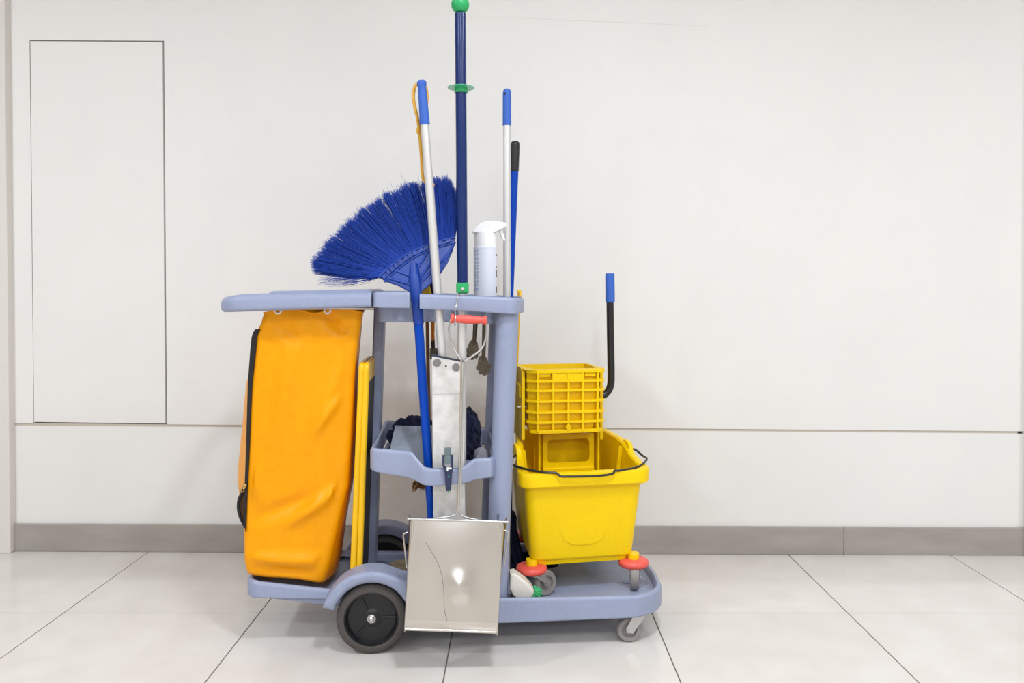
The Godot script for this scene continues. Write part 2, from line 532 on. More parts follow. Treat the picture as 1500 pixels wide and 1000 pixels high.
func cart() -> void:
	var t := thing("janitor_cart", "lavender plastic cleaning trolley with black rear wheels carrying bag and bucket", "cart", Vector3(0, 0, 0), CT)
	# platform
	var top := [[-0.515, 0.19], [-0.27, 0.155], [-0.06, 0.147], [0.7, 0.138]]
	var bot := [[-0.515, 0.141], [-0.27, 0.13], [-0.06, 0.076], [0.7, 0.08]]
	var flo := [[-0.3, 0.146], [-0.1, 0.112]]
	var o := outline()
	var b := MB.new()
	var rings := []
	for st in [[0.012, 0, 0.0], [0.003, 0, 0.0], [0.0, 0, 0.004], [0.0, 1, -0.010], [0.002, 1, -0.004], [0.006, 1, 0.0], [0.012, 1, 0.0], [0.016, 1, -0.004], [0.018, 1, -0.010], [0.020, 2, 0.004], [0.026, 2, 0.0]]:
		var q := PackedVector3Array()
		var p2 := MB.inset(o, st[0])
		for i in o.size():
			var y: float = key([bot, top, flo][st[1]], o[i].x) + st[2]
			q.append(Vector3(p2[i].x, y, p2[i].y))
		rings.append(q)
	for i in rings.size() - 1: b.skin(rings[i], rings[i + 1])
	var inner := Geometry2D.offset_polygon(o, -0.024)[0]
	b.cap2(inner, func(p): return Vector3(p.x, key(flo, p.x), p.y), false)
	b.cap2(MB.inset(o, 0.012), func(p): return Vector3(p.x, key(bot, p.x), p.y), true)
	b.fix(0)
	var pf := part(t, "platform", b, M.lavender, 35.0)
	# oval dimple on the deck
	b = MB.new()
	b.tube(spline([Vector3(0.57, 0.113, 0.06), Vector3(0.60, 0.113, 0.075), Vector3(0.63, 0.113, 0.06), Vector3(0.60, 0.113, 0.045)], 6, true), 0.002, 6, true)
	part(pf, "moulded_ring", b, M.lavender)
	# wheel arches and big wheels
	var wc := Vector2(-0.162, 0.096)
	for sz in [1.0, -1.0]:
		var poly := PackedVector2Array()
		for i in 17: poly.append(wc + Vector2.from_angle(deg_to_rad(lerpf(163, 62, i / 16.0))) * 0.136)
		for p in [Vector2(-0.06, 0.203), Vector2(-0.03, 0.187), Vector2(-0.012, 0.165), Vector2(-0.004, 0.146), Vector2(-0.004, 0.077)]: poly.append(p)
		for i in 19: poly.append(wc + Vector2.from_angle(deg_to_rad(lerpf(-9, 163, i / 18.0))) * 0.1035)
		b = MB.new()
		b.prism(poly, minf(sz * 0.174, sz * 0.259), maxf(sz * 0.174, sz * 0.259), 0.011)
		var wf := part(t, "wheel_arch", b, M.lavender, 50.0)
		b = MB.new()
		b.box(Vector3(-0.073, 0.2085, sz * 0.215), Vector3(0.03, 0.004, 0.03), 0.001, Basis(Vector3.BACK, -0.35))
		part(wf, "moulded_catch", b, M.lavender)
		var ax := Transform3D(Basis(Vector3(1, 0, 0), Vector3(0, 0, sz), Vector3(0, -sz, 0)), Vector3(wc.x, wc.y, sz * 0.224))
		b = MB.new()
		b.lathe([[0.074, -0.02], [0.088, -0.02], [0.0945, -0.014], [0.096, -0.006], [0.096, 0.006], [0.0945, 0.014], [0.088, 0.02], [0.078, 0.022], [0.074, 0.020]], 48, ax, true)
		var wh := part(t, "wheel", b, M.tyre, 50.0)
		b = MB.new()
		b.lathe([[0.0, -0.018], [0.0735, -0.018], [0.0735, 0.018], [0.070, 0.019], [0.0675, 0.012], [0.064, 0.004], [0.03, 0.004], [0.022, 0.009], [0.016, 0.012], [0.0, 0.012]], 48, ax)
		for k in 3:
			var a := deg_to_rad([92.0 + 25, 215.0 + 15, 0.0][k])
			b.box(ax * Vector3(cos(a) * 0.042, 0.0055, -sin(a) * 0.042), Vector3(0.05, 0.0035, 0.006), 0.001, ax.basis * Basis(Vector3.UP, a))
		part(wh, "hub", b, M.hub, 35.0)
		b = MB.new()
		b.lathe([[0.0, 0.011], [0.0115, 0.011], [0.0115, 0.0145], [0.009, 0.0155], [0.0065, 0.0145], [0.0065, 0.019], [0.0045, 0.021], [0.0, 0.0215]], 24, ax)
		part(wh, "axle_cap", b, M.steel, 35.0)
	b = MB.new()
	b.tube(line(Vector3(wc.x, wc.y, -0.21), Vector3(wc.x, wc.y, 0.21)), 0.008, 12)
	part(t, "axle", b, M.zinc)
	# swivel castors
	for sz in [0.212, -0.20]:
		castor(t, Vector3(0.556, 0.0355, sz), 0.0355, Vector3(0.585, 0.081, sz), M.zinc, 0.0)
	# posts
	b = MB.new()
	rings = []
	for i in 9:
		var y := lerpf(0.114, 0.955, i / 8.0)
		var cx := -0.1915 + (y - 0.114) * 0.0385
		var q := PackedVector3Array()
		for p in rrect(0.031, 0.088, 0.008, 4): q.append(Vector3(cx + p.x, y, -0.042 + p.y))
		rings.append(q)
	b.loft(rings)
	part(t, "post", b, M.lavender)
	for z in [0.17, -0.2]:
		b = MB.new()
		rings = []
		for i in 9:
			var y := lerpf(0.116, 0.955, i / 8.0)
			var cx := 0.1805 + (y - 0.116) * 0.0405
			var q := PackedVector3Array()
			for k in 28: q.append(Vector3(cx + cos(TAU * k / 28) * 0.0315, y, z * (1.0 if z < 0 else 1.17) + sin(TAU * k / 28) * 0.0315))
			rings.append(q)
		b.loft(rings)
		part(t, "post", b, M.lavender)
	b = MB.new()
	b.lathe([[0.0, 0.0], [0.004, 0.0], [0.0036, 0.0004], [0.0, 0.0005]], 14, Transform3D(Basis(Vector3(1, 0, 0), Vector3(0, 0, 1), Vector3(0, -2.6, 0)), Vector3(0.1845, 0.366, 0.2299)))
	part(t, "scuff_mark", b, M.scuff)
	# top tray: basin, rim with a notch for a broom, webs between them
	b = MB.new()
	rings = []
	for st in [[0.012, 0.902], [0.003, 0.9035], [0.0, 0.908], [0.0, 0.974], [0.001, 0.976], [0.004, 0.976], [0.005, 0.974], [0.006, 0.912], [0.012, 0.909]]:
		var q := PackedVector3Array()
		for p in MB.inset(rrect(0.35, 0.36, 0.025, 6, Vector2(0.023, -0.02)), st[0]): q.append(Vector3(p.x, st[1], p.y))
		rings.append(q)
	b.loft(rings)
	part(t, "tray_basin", b, M.lavender)
	var tt := [[-0.1575, 0.990], [-0.0566, 0.989], [-0.029, 0.9835], [0.2, 0.975], [0.245, 0.9725], [0.27, 0.9725]]
	var tb := [[-0.1575, 0.9460], [-0.0566, 0.9443], [-0.029, 0.9424], [0.1, 0.936], [0.2, 0.9285], [0.245, 0.9272]]
	var path := PackedVector2Array()
	for i in 9: path.append(Vector2(lerpf(-0.029, 0.21, i / 8.0), 0.25))
	for i in range(1, 7): path.append(Vector2(0.215, 0.22) + Vector2.from_angle(PI / 2 - PI / 2 * i / 6.0) * 0.03)
	for p in [Vector2(0.247, 0.18), Vector2(0.263, 0.14), Vector2(0.2685, 0.1), Vector2(0.2685, 0.0), Vector2(0.2685, -0.12)]: path.append(p)
	for i in 7: path.append(Vector2(0.2185, -0.2) + Vector2.from_angle(-PI / 2 * i / 6.0) * 0.05)
	for i in range(1, 9): path.append(Vector2(lerpf(0.216, -0.14, i / 8.0), -0.25))
	path.append(Vector2(-0.1575, -0.2325))
	path.append(Vector2(-0.1575, 0.2325)); path.append(Vector2(-0.15, 0.245))
	path.append(Vector2(-0.1425, 0.25))
	path.append(Vector2(-0.10, 0.25)); path.append(Vector2(-0.0566, 0.25))
	part(t, "tray_rim", rim(path, tb, tt, 0.013, false), M.lavender, 45.0)
	for w in [[Vector3(-0.115, 0.969, 0.2), Vector3(0.075, 0.006, 0.085)], [Vector3(0.135, 0.964, 0.2), Vector3(0.05, 0.006, 0.085)], [Vector3(0.2, 0.962, 0.2), Vector3(0.072, 0.012, 0.075)], [Vector3(0.2, 0.962, -0.205), Vector3(0.072, 0.012, 0.07)], [Vector3(0.0, 0.969, -0.22), Vector3(0.28, 0.006, 0.05)]]:
		b = MB.new(); b.box(w[0], w[1], 0.001)
		part(t, "tray_web", b, M.lavender)
	b = MB.new()
	b.lathe([[0.0, 0.894], [0.016, 0.894], [0.018, 0.897], [0.018, 0.96], [0.0, 0.96]], 20, Transform3D(Basis(), Vector3(0.163, 0.004, 0.163)))
	part(t, "tray_socket", b, M.lavender)
	# handle and bag frame at the left end
	var ht := [[-0.58, 0.9745], [-0.5, 0.983], [-0.1575, 0.9895]]
	var hb := [[-0.58, 0.9325], [-0.1575, 0.9463]]
	path = PackedVector2Array()
	for i in 9: path.append(Vector2(lerpf(-0.1595, -0.49, i / 8.0), 0.2425))
	for i in range(1, 11): path.append(Vector2(-0.495, 0.1625) + Vector2.from_angle(PI / 2 + PI / 2 * i / 10.0) * 0.08)
	for i in range(0, 11): path.append(Vector2(-0.495, -0.1625) + Vector2.from_angle(PI + PI / 2 * i / 10.0) * 0.08)
	for i in range(1, 9): path.append(Vector2(lerpf(-0.49, -0.1595, i / 8.0), -0.2425))
	part(t, "push_handle_frame", rim(path, hb, ht, 0.042, true), M.lavender, 45.0)
	b = MB.new()
	rings = []
	for st in [[0.004, 0.984], [0.0, 0.987], [0.0, 0.991], [0.006, 0.9955], [0.016, 0.9965]]:
		var q := PackedVector3Array()
		for p in MB.inset(rrect(0.275, 0.45, 0.02, 5, Vector2(-0.3, 0)), st[0]): q.append(Vector3(p.x, st[1] + (p.x + 0.16) * 0.02, p.y))
		rings.append(q)
	b.loft(rings)
	part(t, "lid", b, M.lavender)
	b = MB.new()
	b.tube(spline([Vector3(-0.157, 0.942, 0.19), Vector3(-0.3, 0.943, 0.192), Vector3(-0.44, 0.941, 0.19), Vector3(-0.475, 0.940, 0.15), Vector3(-0.475, 0.940, -0.15), Vector3(-0.44, 0.941, -0.19), Vector3(-0.157, 0.942, -0.19)], 6), 0.0045, 10)
	part(t, "bag_rail", b, M.steel)
	# middle shelf with a bulged front that holds the poles
	var st_ := [[-0.166, 0.564], [-0.07, 0.556], [-0.052, 0.552], [-0.035, 0.53], [-0.02, 0.517], [0.0, 0.514], [0.08, 0.513], [0.1, 0.519], [0.122, 0.532], [0.17, 0.533]]
	var sb := [[-0.166, 0.502], [-0.052, 0.480], [-0.02, 0.468], [0.016, 0.466], [0.091, 0.471], [0.17, 0.478]]
	var sz_ := [[-0.07, 0.242], [-0.045, 0.255], [-0.02, 0.273], [0.0, 0.278], [0.08, 0.278], [0.1, 0.268], [0.125, 0.246], [0.14, 0.242]]
	path = PackedVector2Array()
	for i in 29:
		var x := lerpf(0.165, -0.14, i / 28.0)
		path.append(Vector2(x, key(sz_, x)))
	for i in range(1, 7): path.append(Vector2(-0.14, 0.216) + Vector2.from_angle(PI / 2 + PI / 2 * i / 6.0) * 0.026)
	for i in range(0, 7): path.append(Vector2(-0.14, -0.216) + Vector2.from_angle(PI + PI / 2 * i / 6.0) * 0.026)
	for i in range(1, 29):
		var x := lerpf(-0.14, 0.165, i / 28.0)
		path.append(Vector2(x, -key(sz_, x)))
	path.append(Vector2(0.19, -0.2)); path.append(Vector2(0.19, 0.2))
	part(t, "shelf_rim", rim(path, sb, st_, 0.013, false, true), M.lavender, 50.0)
	b = MB.new()
	b.box(Vector3(0.0, 0.489, -0.02), Vector3(0.31, 0.006, 0.41), 0.001)
	part(t, "shelf_floor", b, M.lavender)

func rim(path: PackedVector2Array, bot: Array, top: Array, thick: float, fat: bool, closed := false) -> MB:
	var b := MB.new()
	var n := path.size()
	var rings := []
	for i in n:
		var p := path[i]
		var a: Vector2 = path[(i - 1 + n) % n] if closed else path[maxi(i - 1, 0)]
		var c: Vector2 = path[(i + 1) % n] if closed else path[mini(i + 1, n - 1)]
		var da := (p - a).normalized()
		var dc := (c - p).normalized()
		var d := (da + dc).normalized()
		var inw := Vector2(d.y, -d.x)
		if closed: pass
		var mid := Vector2(0.03, 0) if not fat else Vector2(-0.3, 0)
		if inw.dot(mid - p) < 0.0: inw = -inw
		var k := 1.0 / maxf(0.6, d.dot(dc)) if dc.length() > 0.1 else 1.0
		var y0 := key(bot, p.x)
		var y1 := key(top, p.x)
		var q := PackedVector3Array()
		var prof := [[0.003, y0], [0.0, y0 + 0.004], [0.0, y1 - 0.010], [0.003, y1 - 0.004], [0.008, y1 - 0.0008], [thick - 0.006, y1], [thick - 0.001, y1 - 0.003], [thick, y1 - 0.008], [thick, y0 + 0.003], [thick - 0.002, y0]]
		if fat: prof = [[0.008, y0], [0.002, y0 + 0.004], [0.0, y0 + 0.010], [0.0, y1 - 0.018], [0.003, y1 - 0.009], [0.010, y1 - 0.002], [thick * 0.5, y1], [thick - 0.010, y1 - 0.001], [thick - 0.003, y1 - 0.008], [thick, y1 - 0.018], [thick, y0 + 0.008], [thick - 0.008, y0]]
		for e in prof:
			var w: Vector2 = p + inw * e[0] * k
			q.append(Vector3(w.x, e[1], w.y))
		rings.append(q)
	b.loft(rings, not closed, not closed, closed)
	return b

func castor(t: Node3D, c: Vector3, r: float, plate: Vector3, fork_mat: Material, turn: float) -> void:
	var bs := Basis(Vector3.UP, turn)
	var ax := Transform3D(bs * Basis(Vector3(1, 0, 0), Vector3(0, 0, 1), Vector3(0, -1, 0)), c)
	var b := MB.new()
	b.lathe([[r * 0.62, -0.011], [r * 0.9, -0.012], [r, -0.006], [r, 0.006], [r * 0.9, 0.012], [r * 0.62, 0.011], [r * 0.58, 0.005], [r * 0.3, 0.005], [r * 0.22, 0.012], [0.0, 0.012], [0.0, -0.012], [r * 0.22, -0.012], [r * 0.3, -0.005], [r * 0.58, -0.005]], 32, ax, true)
	var w := part(t, "castor_wheel", b, M.caster_rubber, 40.0)
	b = MB.new()
	b.lathe([[0.0, -0.018], [0.0045, -0.018], [0.0045, 0.018], [0.0, 0.018]], 12, ax)
	part(w, "axle_bolt", b, M.steel)
	b = MB.new()
	for s in [-1.0, 1.0]:
		var up := plate - c
		var poly := PackedVector2Array()
		var side := bs.inverse() * up
		for q in [Vector2(-0.009, -0.006), Vector2(0.009, -0.008), Vector2(side.x + 0.018, side.y), Vector2(side.x - 0.018, side.y), Vector2(-0.011, 0.006)]: poly.append(q)
		b.xf = Transform3D(bs, c)
		b.prism(poly, s * 0.0155 - 0.0012, s * 0.0155 + 0.0012, 0.0)
	b.box(Vector3((bs.inverse() * (plate - c)).x, plate.y - c.y - 0.0015, 0), Vector3(0.038, 0.003, 0.036), 0.001)
	b.lathe([[0.0, 0.0], [0.014, 0.0], [0.014, 0.012], [0.0, 0.012]], 16, Transform3D(Basis(), Vector3((bs.inverse() * (plate - c)).x, plate.y - c.y - 0.004, 0)))
	part(t, "castor_fork", b, fork_mat)

# ------------------------------------------------------------------ yellow waste bag
func bag() -> void:
	var t := thing("waste_bag", "large yellow vinyl waste bag hanging under the trolley handle, open zip down its left side", "bag", Vector3(-0.38, 0.16, 0), CT)
	var FLx := [[0.17, -0.513], [0.21, -0.519], [0.34, -0.518], [0.44, -0.515], [0.567, -0.508], [0.735, -0.501], [0.87, -0.488], [0.9, -0.470], [0.935, -0.462]]
	var FRx := [[0.17, -0.302], [0.21, -0.288], [0.34, -0.258], [0.44, -0.232], [0.567, -0.222], [0.735, -0.212], [0.8, -0.207], [0.87, -0.195], [0.935, -0.186]]
	var BRx := [[0.17, -0.29], [0.3, -0.272], [0.44, -0.26], [0.8, -0.25], [0.935, -0.25]]
	var BLx := [[0.17, -0.51], [0.3, -0.56], [0.43, -0.60], [0.56, -0.575], [0.735, -0.535], [0.87, -0.49], [0.935, -0.465]]
	var Fz := [[0.165, 0.158], [0.18, 0.170], [0.23, 0.178], [0.45, 0.172], [0.6, 0.177], [0.937, 0.178]]
	var Bz := [[0.17, -0.13], [0.3, -0.165], [0.6, -0.17], [0.935, -0.175]]
	var fn := FastNoiseLite.new()
	fn.seed = 21; fn.frequency = 3.0
	var rows := 90
	var rings := []
	for i in rows + 1:
		var y0 := lerpf(0.172, 0.937, i / float(rows))
		var cs := [Vector2(key(FLx, y0), key(Fz, y0)), Vector2(key(FRx, y0), key(Fz, y0)), Vector2(key(BRx, y0), key(Bz, y0)), Vector2(key(BLx, y0), key(Bz, y0))]
		var q := PackedVector3Array()
		for k in 4:
			var p: Vector2 = cs[k]
			var pn: Vector2 = cs[(k + 1) % 4]
			var pp: Vector2 = cs[(k + 3) % 4]
			var r: float = [0.022, 0.032, 0.05, 0.05][k]
			for m in 6:        # rounded corner
				var u := m / 5.0
				var a := p + (pp - p).normalized() * r
				var c := p + (pn - p).normalized() * r
				var v := a.lerp(p, u).lerp(p.lerp(c, u), u)
				q.append(Vector3(v.x, y0, v.y))
			var s0 := p + (pn - p).normalized() * r
			var rn: float = [0.022, 0.032, 0.05, 0.05][(k + 1) % 4]
			var s1 := pn + (p - pn).normalized() * rn
			var count := [26, 12, 14, 12][k] as int
			for m in range(1, count):
				var u := m / float(count)
				var v := s0.lerp(s1, u)
				var nrm := (pn - p).orthogonal().normalized()
				if nrm.dot(v - Vector2(-0.37, 0)) < 0: nrm = -nrm
				var bulge := sin(u * PI) * 0.012
				if k == 3: bulge = sin(u * PI) * 0.022 * clampf((0.92 - y0) / 0.2, 0.0, 1.0) * clampf((y0 - 0.17) / 0.2, 0.0, 1.0)
				if k == 0: bulge = sin(u * PI) * 0.008 * clampf((0.94 - y0) / 0.2, 0.0, 1.0)
				if k == 0: bulge += folds(v.x, y0)
				else: bulge += fn.get_noise_3d(v.x * 0.8, y0 * 0.7, v.y * 0.8) * 0.010
				v += nrm * bulge
				q.append(Vector3(v.x, y0, v.y))
		# hem: the foot of the bag hangs lower on the right
		for j in q.size():
			var lift := (-0.30 - q[j].x) * 0.16 * clampf((0.34 - y0) / 0.17, 0.0, 1.0)
			var sag := 0.004 * clampf((0.22 - y0) / 0.05, 0.0, 1.0) * sin(q[j].x * 31.0 + 1.0)
			q[j].y += lift + sag
			if y0 > 0.915: q[j].y += 0.008 * sin(q[j].x * 44.0) * (y0 - 0.915) / 0.022
		rings.append(q)
	var b := MB.new()
	b.loft(rings, true, false)
	part(t, "body", b, M.bag, 60.0)
	# top edge band that wraps the rail
	b = MB.new()
	var ed := PackedVector3Array()
	for p in rings[-1]: ed.append(p)
	b.tube(ed, 0.003, 6, true)
	part(t, "hem", b, M.bag)
	for x in [-0.4195, -0.2855]:
		b = MB.new()
		var ring := PackedVector3Array()
		for k in 20: ring.append(Vector3(x + cos(TAU * k / 20) * 0.0085, 0.937 + sin(TAU * k / 20) * 0.0085, 0.1815))
		b.tube(ring, 0.0026, 8, true)
		part(t, "grommet", b, M.white_plastic)
	# zip tape along the front left edge, from the shoulder to the open part
	var rows_z := []
	for i in 50:
		var y := lerpf(0.335, 0.885, i / 49.0)
		var w := key([[0.335, 0.003], [0.42, 0.0036], [0.7, 0.0055], [0.83, 0.008], [0.885, 0.007]], y)
		var c := Vector3(key(FLx, y) + 0.004, y, key(Fz, y) - 0.001)
		rows_z.append(PackedVector3Array([c + Vector3(-w, 0, -w * 0.55), c + Vector3(w, 0, w * 0.55)]))
	b = MB.new(); b.sheet(rows_z, 0.004)
	part(t, "zip_tape", b, M.zip)
	# the unzipped mouth: dark lining with a tape edge on its outer side
	var g := []
	var edge := PackedVector3Array()
	for i in 25:
		var u := i / 24.0
		var y := lerpf(0.325, 0.458, u)
		var xr := key(FLx, y) + 0.006
		var half := 0.027 * pow(sin(u * PI), 0.8) * (1.0 if u < 0.7 else 0.9)
		var c := Vector3(xr - half, y, key(Fz, y) - 0.028)
		var row := PackedVector3Array()
		for j in 5: row.append(Vector3(xr, y, key(Fz, y) + 0.001).lerp(c, j / 4.0) + Vector3(0, 0, -0.01 * sin(j / 4.0 * PI)))
		g.append(row)
		edge.append(c + Vector3(-0.001, 0, 0.001))
	b = MB.new(); b.sheet(g, 0.002)
	var mouth := part(t, "bag_lining", b, M.bag_inside)
	b = MB.new(); b.tube(edge, 0.0045, 8)
	part(mouth, "zip_edge", b, M.zip)
	b = MB.new()
	b.box(Vector3(-0.513, 0.452, 0.182), Vector3(0.009, 0.014, 0.006), 0.002, Basis(Vector3.BACK, -0.5))
	b.tube(spline([Vector3(-0.516, 0.449, 0.186), Vector3(-0.522, 0.444, 0.187), Vector3(-0.519, 0.437, 0.187), Vector3(-0.513, 0.442, 0.187)], 5, true), 0.0012, 6, true)
	part(t, "zip_slider", b, M.brass)

func folds(x: float, y: float) -> float:       # creases of the front of the bag, metres outwards
	var f := 0.0
	for c in [[-0.36, 0.90, -0.46, 0.52, 0.030, 0.0050], [-0.24, 0.80, -0.34, 0.55, 0.020, 0.0045], [-0.215, 0.86, -0.30, 0.93, 0.014, -0.008], [-0.205, 0.80, -0.25, 0.90, 0.012, 0.006], [-0.43, 0.91, -0.36, 0.85, 0.014, -0.004], [-0.23, 0.72, -0.32, 0.60, 0.012, 0.005],
			[-0.225, 0.46, -0.40, 0.345, 0.020, 0.0085], [-0.30, 0.43, -0.48, 0.36, 0.022, -0.005], [-0.29, 0.24, -0.50, 0.235, 0.018, 0.005], [-0.33, 0.20, -0.46, 0.205, 0.010, -0.004],
			[-0.49, 0.52, -0.47, 0.40, 0.014, 0.005], [-0.42, 0.75, -0.47, 0.50, 0.020, -0.003], [-0.28, 0.70, -0.33, 0.30, 0.03, 0.003]]:
		var a := Vector2(c[0], c[1]); var b := Vector2(c[2], c[3])
		var d := b - a
		var u := clampf((Vector2(x, y) - a).dot(d) / d.length_squared(), 0.0, 1.0)
		var dist := (Vector2(x, y) - a - d * u).length()
		f += 2.6 * c[5] * exp(-pow(dist / c[4], 2)) * pow(maxf(sin(PI * lerpf(0.06, 0.94, u)), 0.0), 0.8)
	return f

# ------------------------------------------------------------------ mop bucket and wringer
func bucket() -> void:
	var t := thing("mop_bucket", "yellow plastic mop bucket on red-bumpered castors, standing on the trolley deck", "bucket", Vector3(0, 0.112, 0), BT)
	var c := Vector2(0.005, 0.008)
	var rim_y := func(z: float) -> float: return key([[-0.2, 0.53], [-0.02, 0.524], [0.03, 0.515], [0.09, 0.488], [0.14, 0.476], [0.22, 0.472]], z)
	var rings := []
	# [half width, half depth, corner, kind, y]: kind 0 fixed height, 1 measured from the rim
	for s in [[0.148, 0.162, 0.03, 0, 0.196], [0.150, 0.164, 0.03, 0, 0.208], [0.155, 0.170, 0.03, 0, 0.212], [0.158, 0.173, 0.03, 0, 0.218], [0.166, 0.182, 0.032, 0, 0.30], [0.176, 0.193, 0.034, 0, 0.40], [0.179, 0.196, 0.035, 1, -0.043],
			[0.197, 0.212, 0.045, 1, -0.041], [0.201, 0.216, 0.05, 1, -0.036], [0.202, 0.217, 0.05, 1, -0.006], [0.199, 0.214, 0.048, 1, 0.0], [0.182, 0.198, 0.035, 1, 0.001], [0.177, 0.193, 0.033, 1, -0.004], [0.172, 0.188, 0.03, 0, 0.40], [0.152, 0.166, 0.028, 0, 0.226], [0.146, 0.16, 0.026, 0, 0.221]]:
		var q := PackedVector3Array()
		var o2 := rrect(s[0] * 2, s[1] * 2, s[2], 6)
		var dense := PackedVector2Array()
		for i in o2.size():
			var a := o2[i]
			var bb := o2[(i + 1) % o2.size()]
			var k := 12 if a.distance_to(bb) > 0.1 else 1
			for j in k: dense.append(a.lerp(bb, j / float(k)))
		for p in dense:
			var y: float = s[4] if s[3] == 0 else rim_y.call(p.y) + s[4]
			var zf := clampf((p.y + 0.2) / 0.4, 0.0, 1.0)      # narrower at the back
			q.append(Vector3(p.x * lerpf(0.86 if s[3] == 0 else 0.74, 1.0, zf) + lerpf(0.013 if s[3] == 0 else 0.026, c.x, zf), y, p.y + c.y))
		rings.append(q)
	var b := MB.new()
	b.loft(rings)
	# shield shaped swelling on the front, upright ribs inside, a base ledge
	var sh := PackedVector2Array()
	for p in [Vector2(-0.078, 0.415), Vector2(0.088, 0.415), Vector2(0.085, 0.36), Vector2(0.080, 0.30), Vector2(0.066, 0.268), Vector2(0.04, 0.253), Vector2(0.005, 0.249), Vector2(-0.03, 0.253), Vector2(-0.056, 0.268), Vector2(-0.070, 0.30), Vector2(-0.075, 0.36)]: sh.append(p)
	b.xf = Transform3D(Basis(Vector3.RIGHT, 0.075), Vector3(0, 0.43, 0.197)).translated_local(Vector3(0, -0.43, 0))
	b.prism(sh, -0.004, 0.004, 0.004)
	b.xf = Transform3D()
	var body := part(t, "body", b, M.yellow, 35.0)
	for s in [-1.0, 1.0]:
		b = MB.new()
		b.box(Vector3(0.013 + s * 0.146, 0.42, 0.03), Vector3(0.012, 0.17, 0.010), 0.003, Basis(Vector3.BACK, -s * 0.11))
		part(body, "inner_rib", b, M.yellow)
		# lug that carries the wire handle
		b = MB.new()
		var lp := PackedVector2Array([Vector2(-0.045, -0.02), Vector2(0.03, -0.02), Vector2(0.026, 0.004), Vector2(0.012, 0.016), Vector2(-0.02, 0.020), Vector2(-0.04, 0.014)])
		b.xf = Transform3D(Basis(Vector3(0, 0, 1), Vector3(0, 1, 0), Vector3(-1, 0, 0)), Vector3(0.012 + s * 0.176, 0.505, 0.045))
		b.prism(lp, -0.007, 0.007, 0.002)
		part(body, "handle_lug", b, M.yellow)
	# castors under the four corners, each with a red bumper ring
	for p in [Vector2(-0.145, 0.165), Vector2(0.163, 0.168), Vector2(-0.10, -0.14), Vector2(0.135, -0.14)]:
		var a := Vector3(p.x, 0, p.y)
		b = MB.new()
		b.lathe([[0.0, 0.178], [0.017, 0.178], [0.017, 0.214], [0.0, 0.214]], 16, Transform3D(Basis(), a))
		part(t, "castor_stem", b, M.yellow)
		b = MB.new()
		b.lathe([[0.014, 0.180], [0.034, 0.174], [0.043, 0.178], [0.046, 0.186], [0.043, 0.194], [0.034, 0.198], [0.014, 0.198]], 32, Transform3D(Basis(), a), true)
		part(t, "bumper_ring", b, M.red, 60.0)
		var left: bool = p.x < 0
		castor(t, Vector3(p.x + (0.034 if left else -0.003), 0.1492, p.y + (0.016 if left else 0.02)), 0.0365, Vector3(p.x, 0.178, p.y), M.caster_rubber, 0.35 if left else 1.25)
	# wire handle resting on the front rim
	b = MB.new()
	b.tube(spline([Vector3(0.190, 0.500, 0.045), Vector3(0.210, 0.495, 0.05), Vector3(0.224, 0.482, 0.075), Vector3(0.218, 0.482, 0.13), Vector3(0.165, 0.476, 0.20), Vector3(0.105, 0.474, 0.223), Vector3(0.085, 0.475, 0.228), Vector3(0.076, 0.468, 0.235), Vector3(0.03, 0.464, 0.237), Vector3(-0.06, 0.466, 0.237), Vector3(-0.077, 0.468, 0.235), Vector3(-0.09, 0.476, 0.228), Vector3(-0.13, 0.478, 0.215), Vector3(-0.18, 0.482, 0.17), Vector3(-0.202, 0.486, 0.12), Vector3(-0.185, 0.492, 0.08), Vector3(-0.166, 0.498, 0.055)], 6), 0.0033, 8)
	part(t, "wire_handle", b, M.wire_dark)

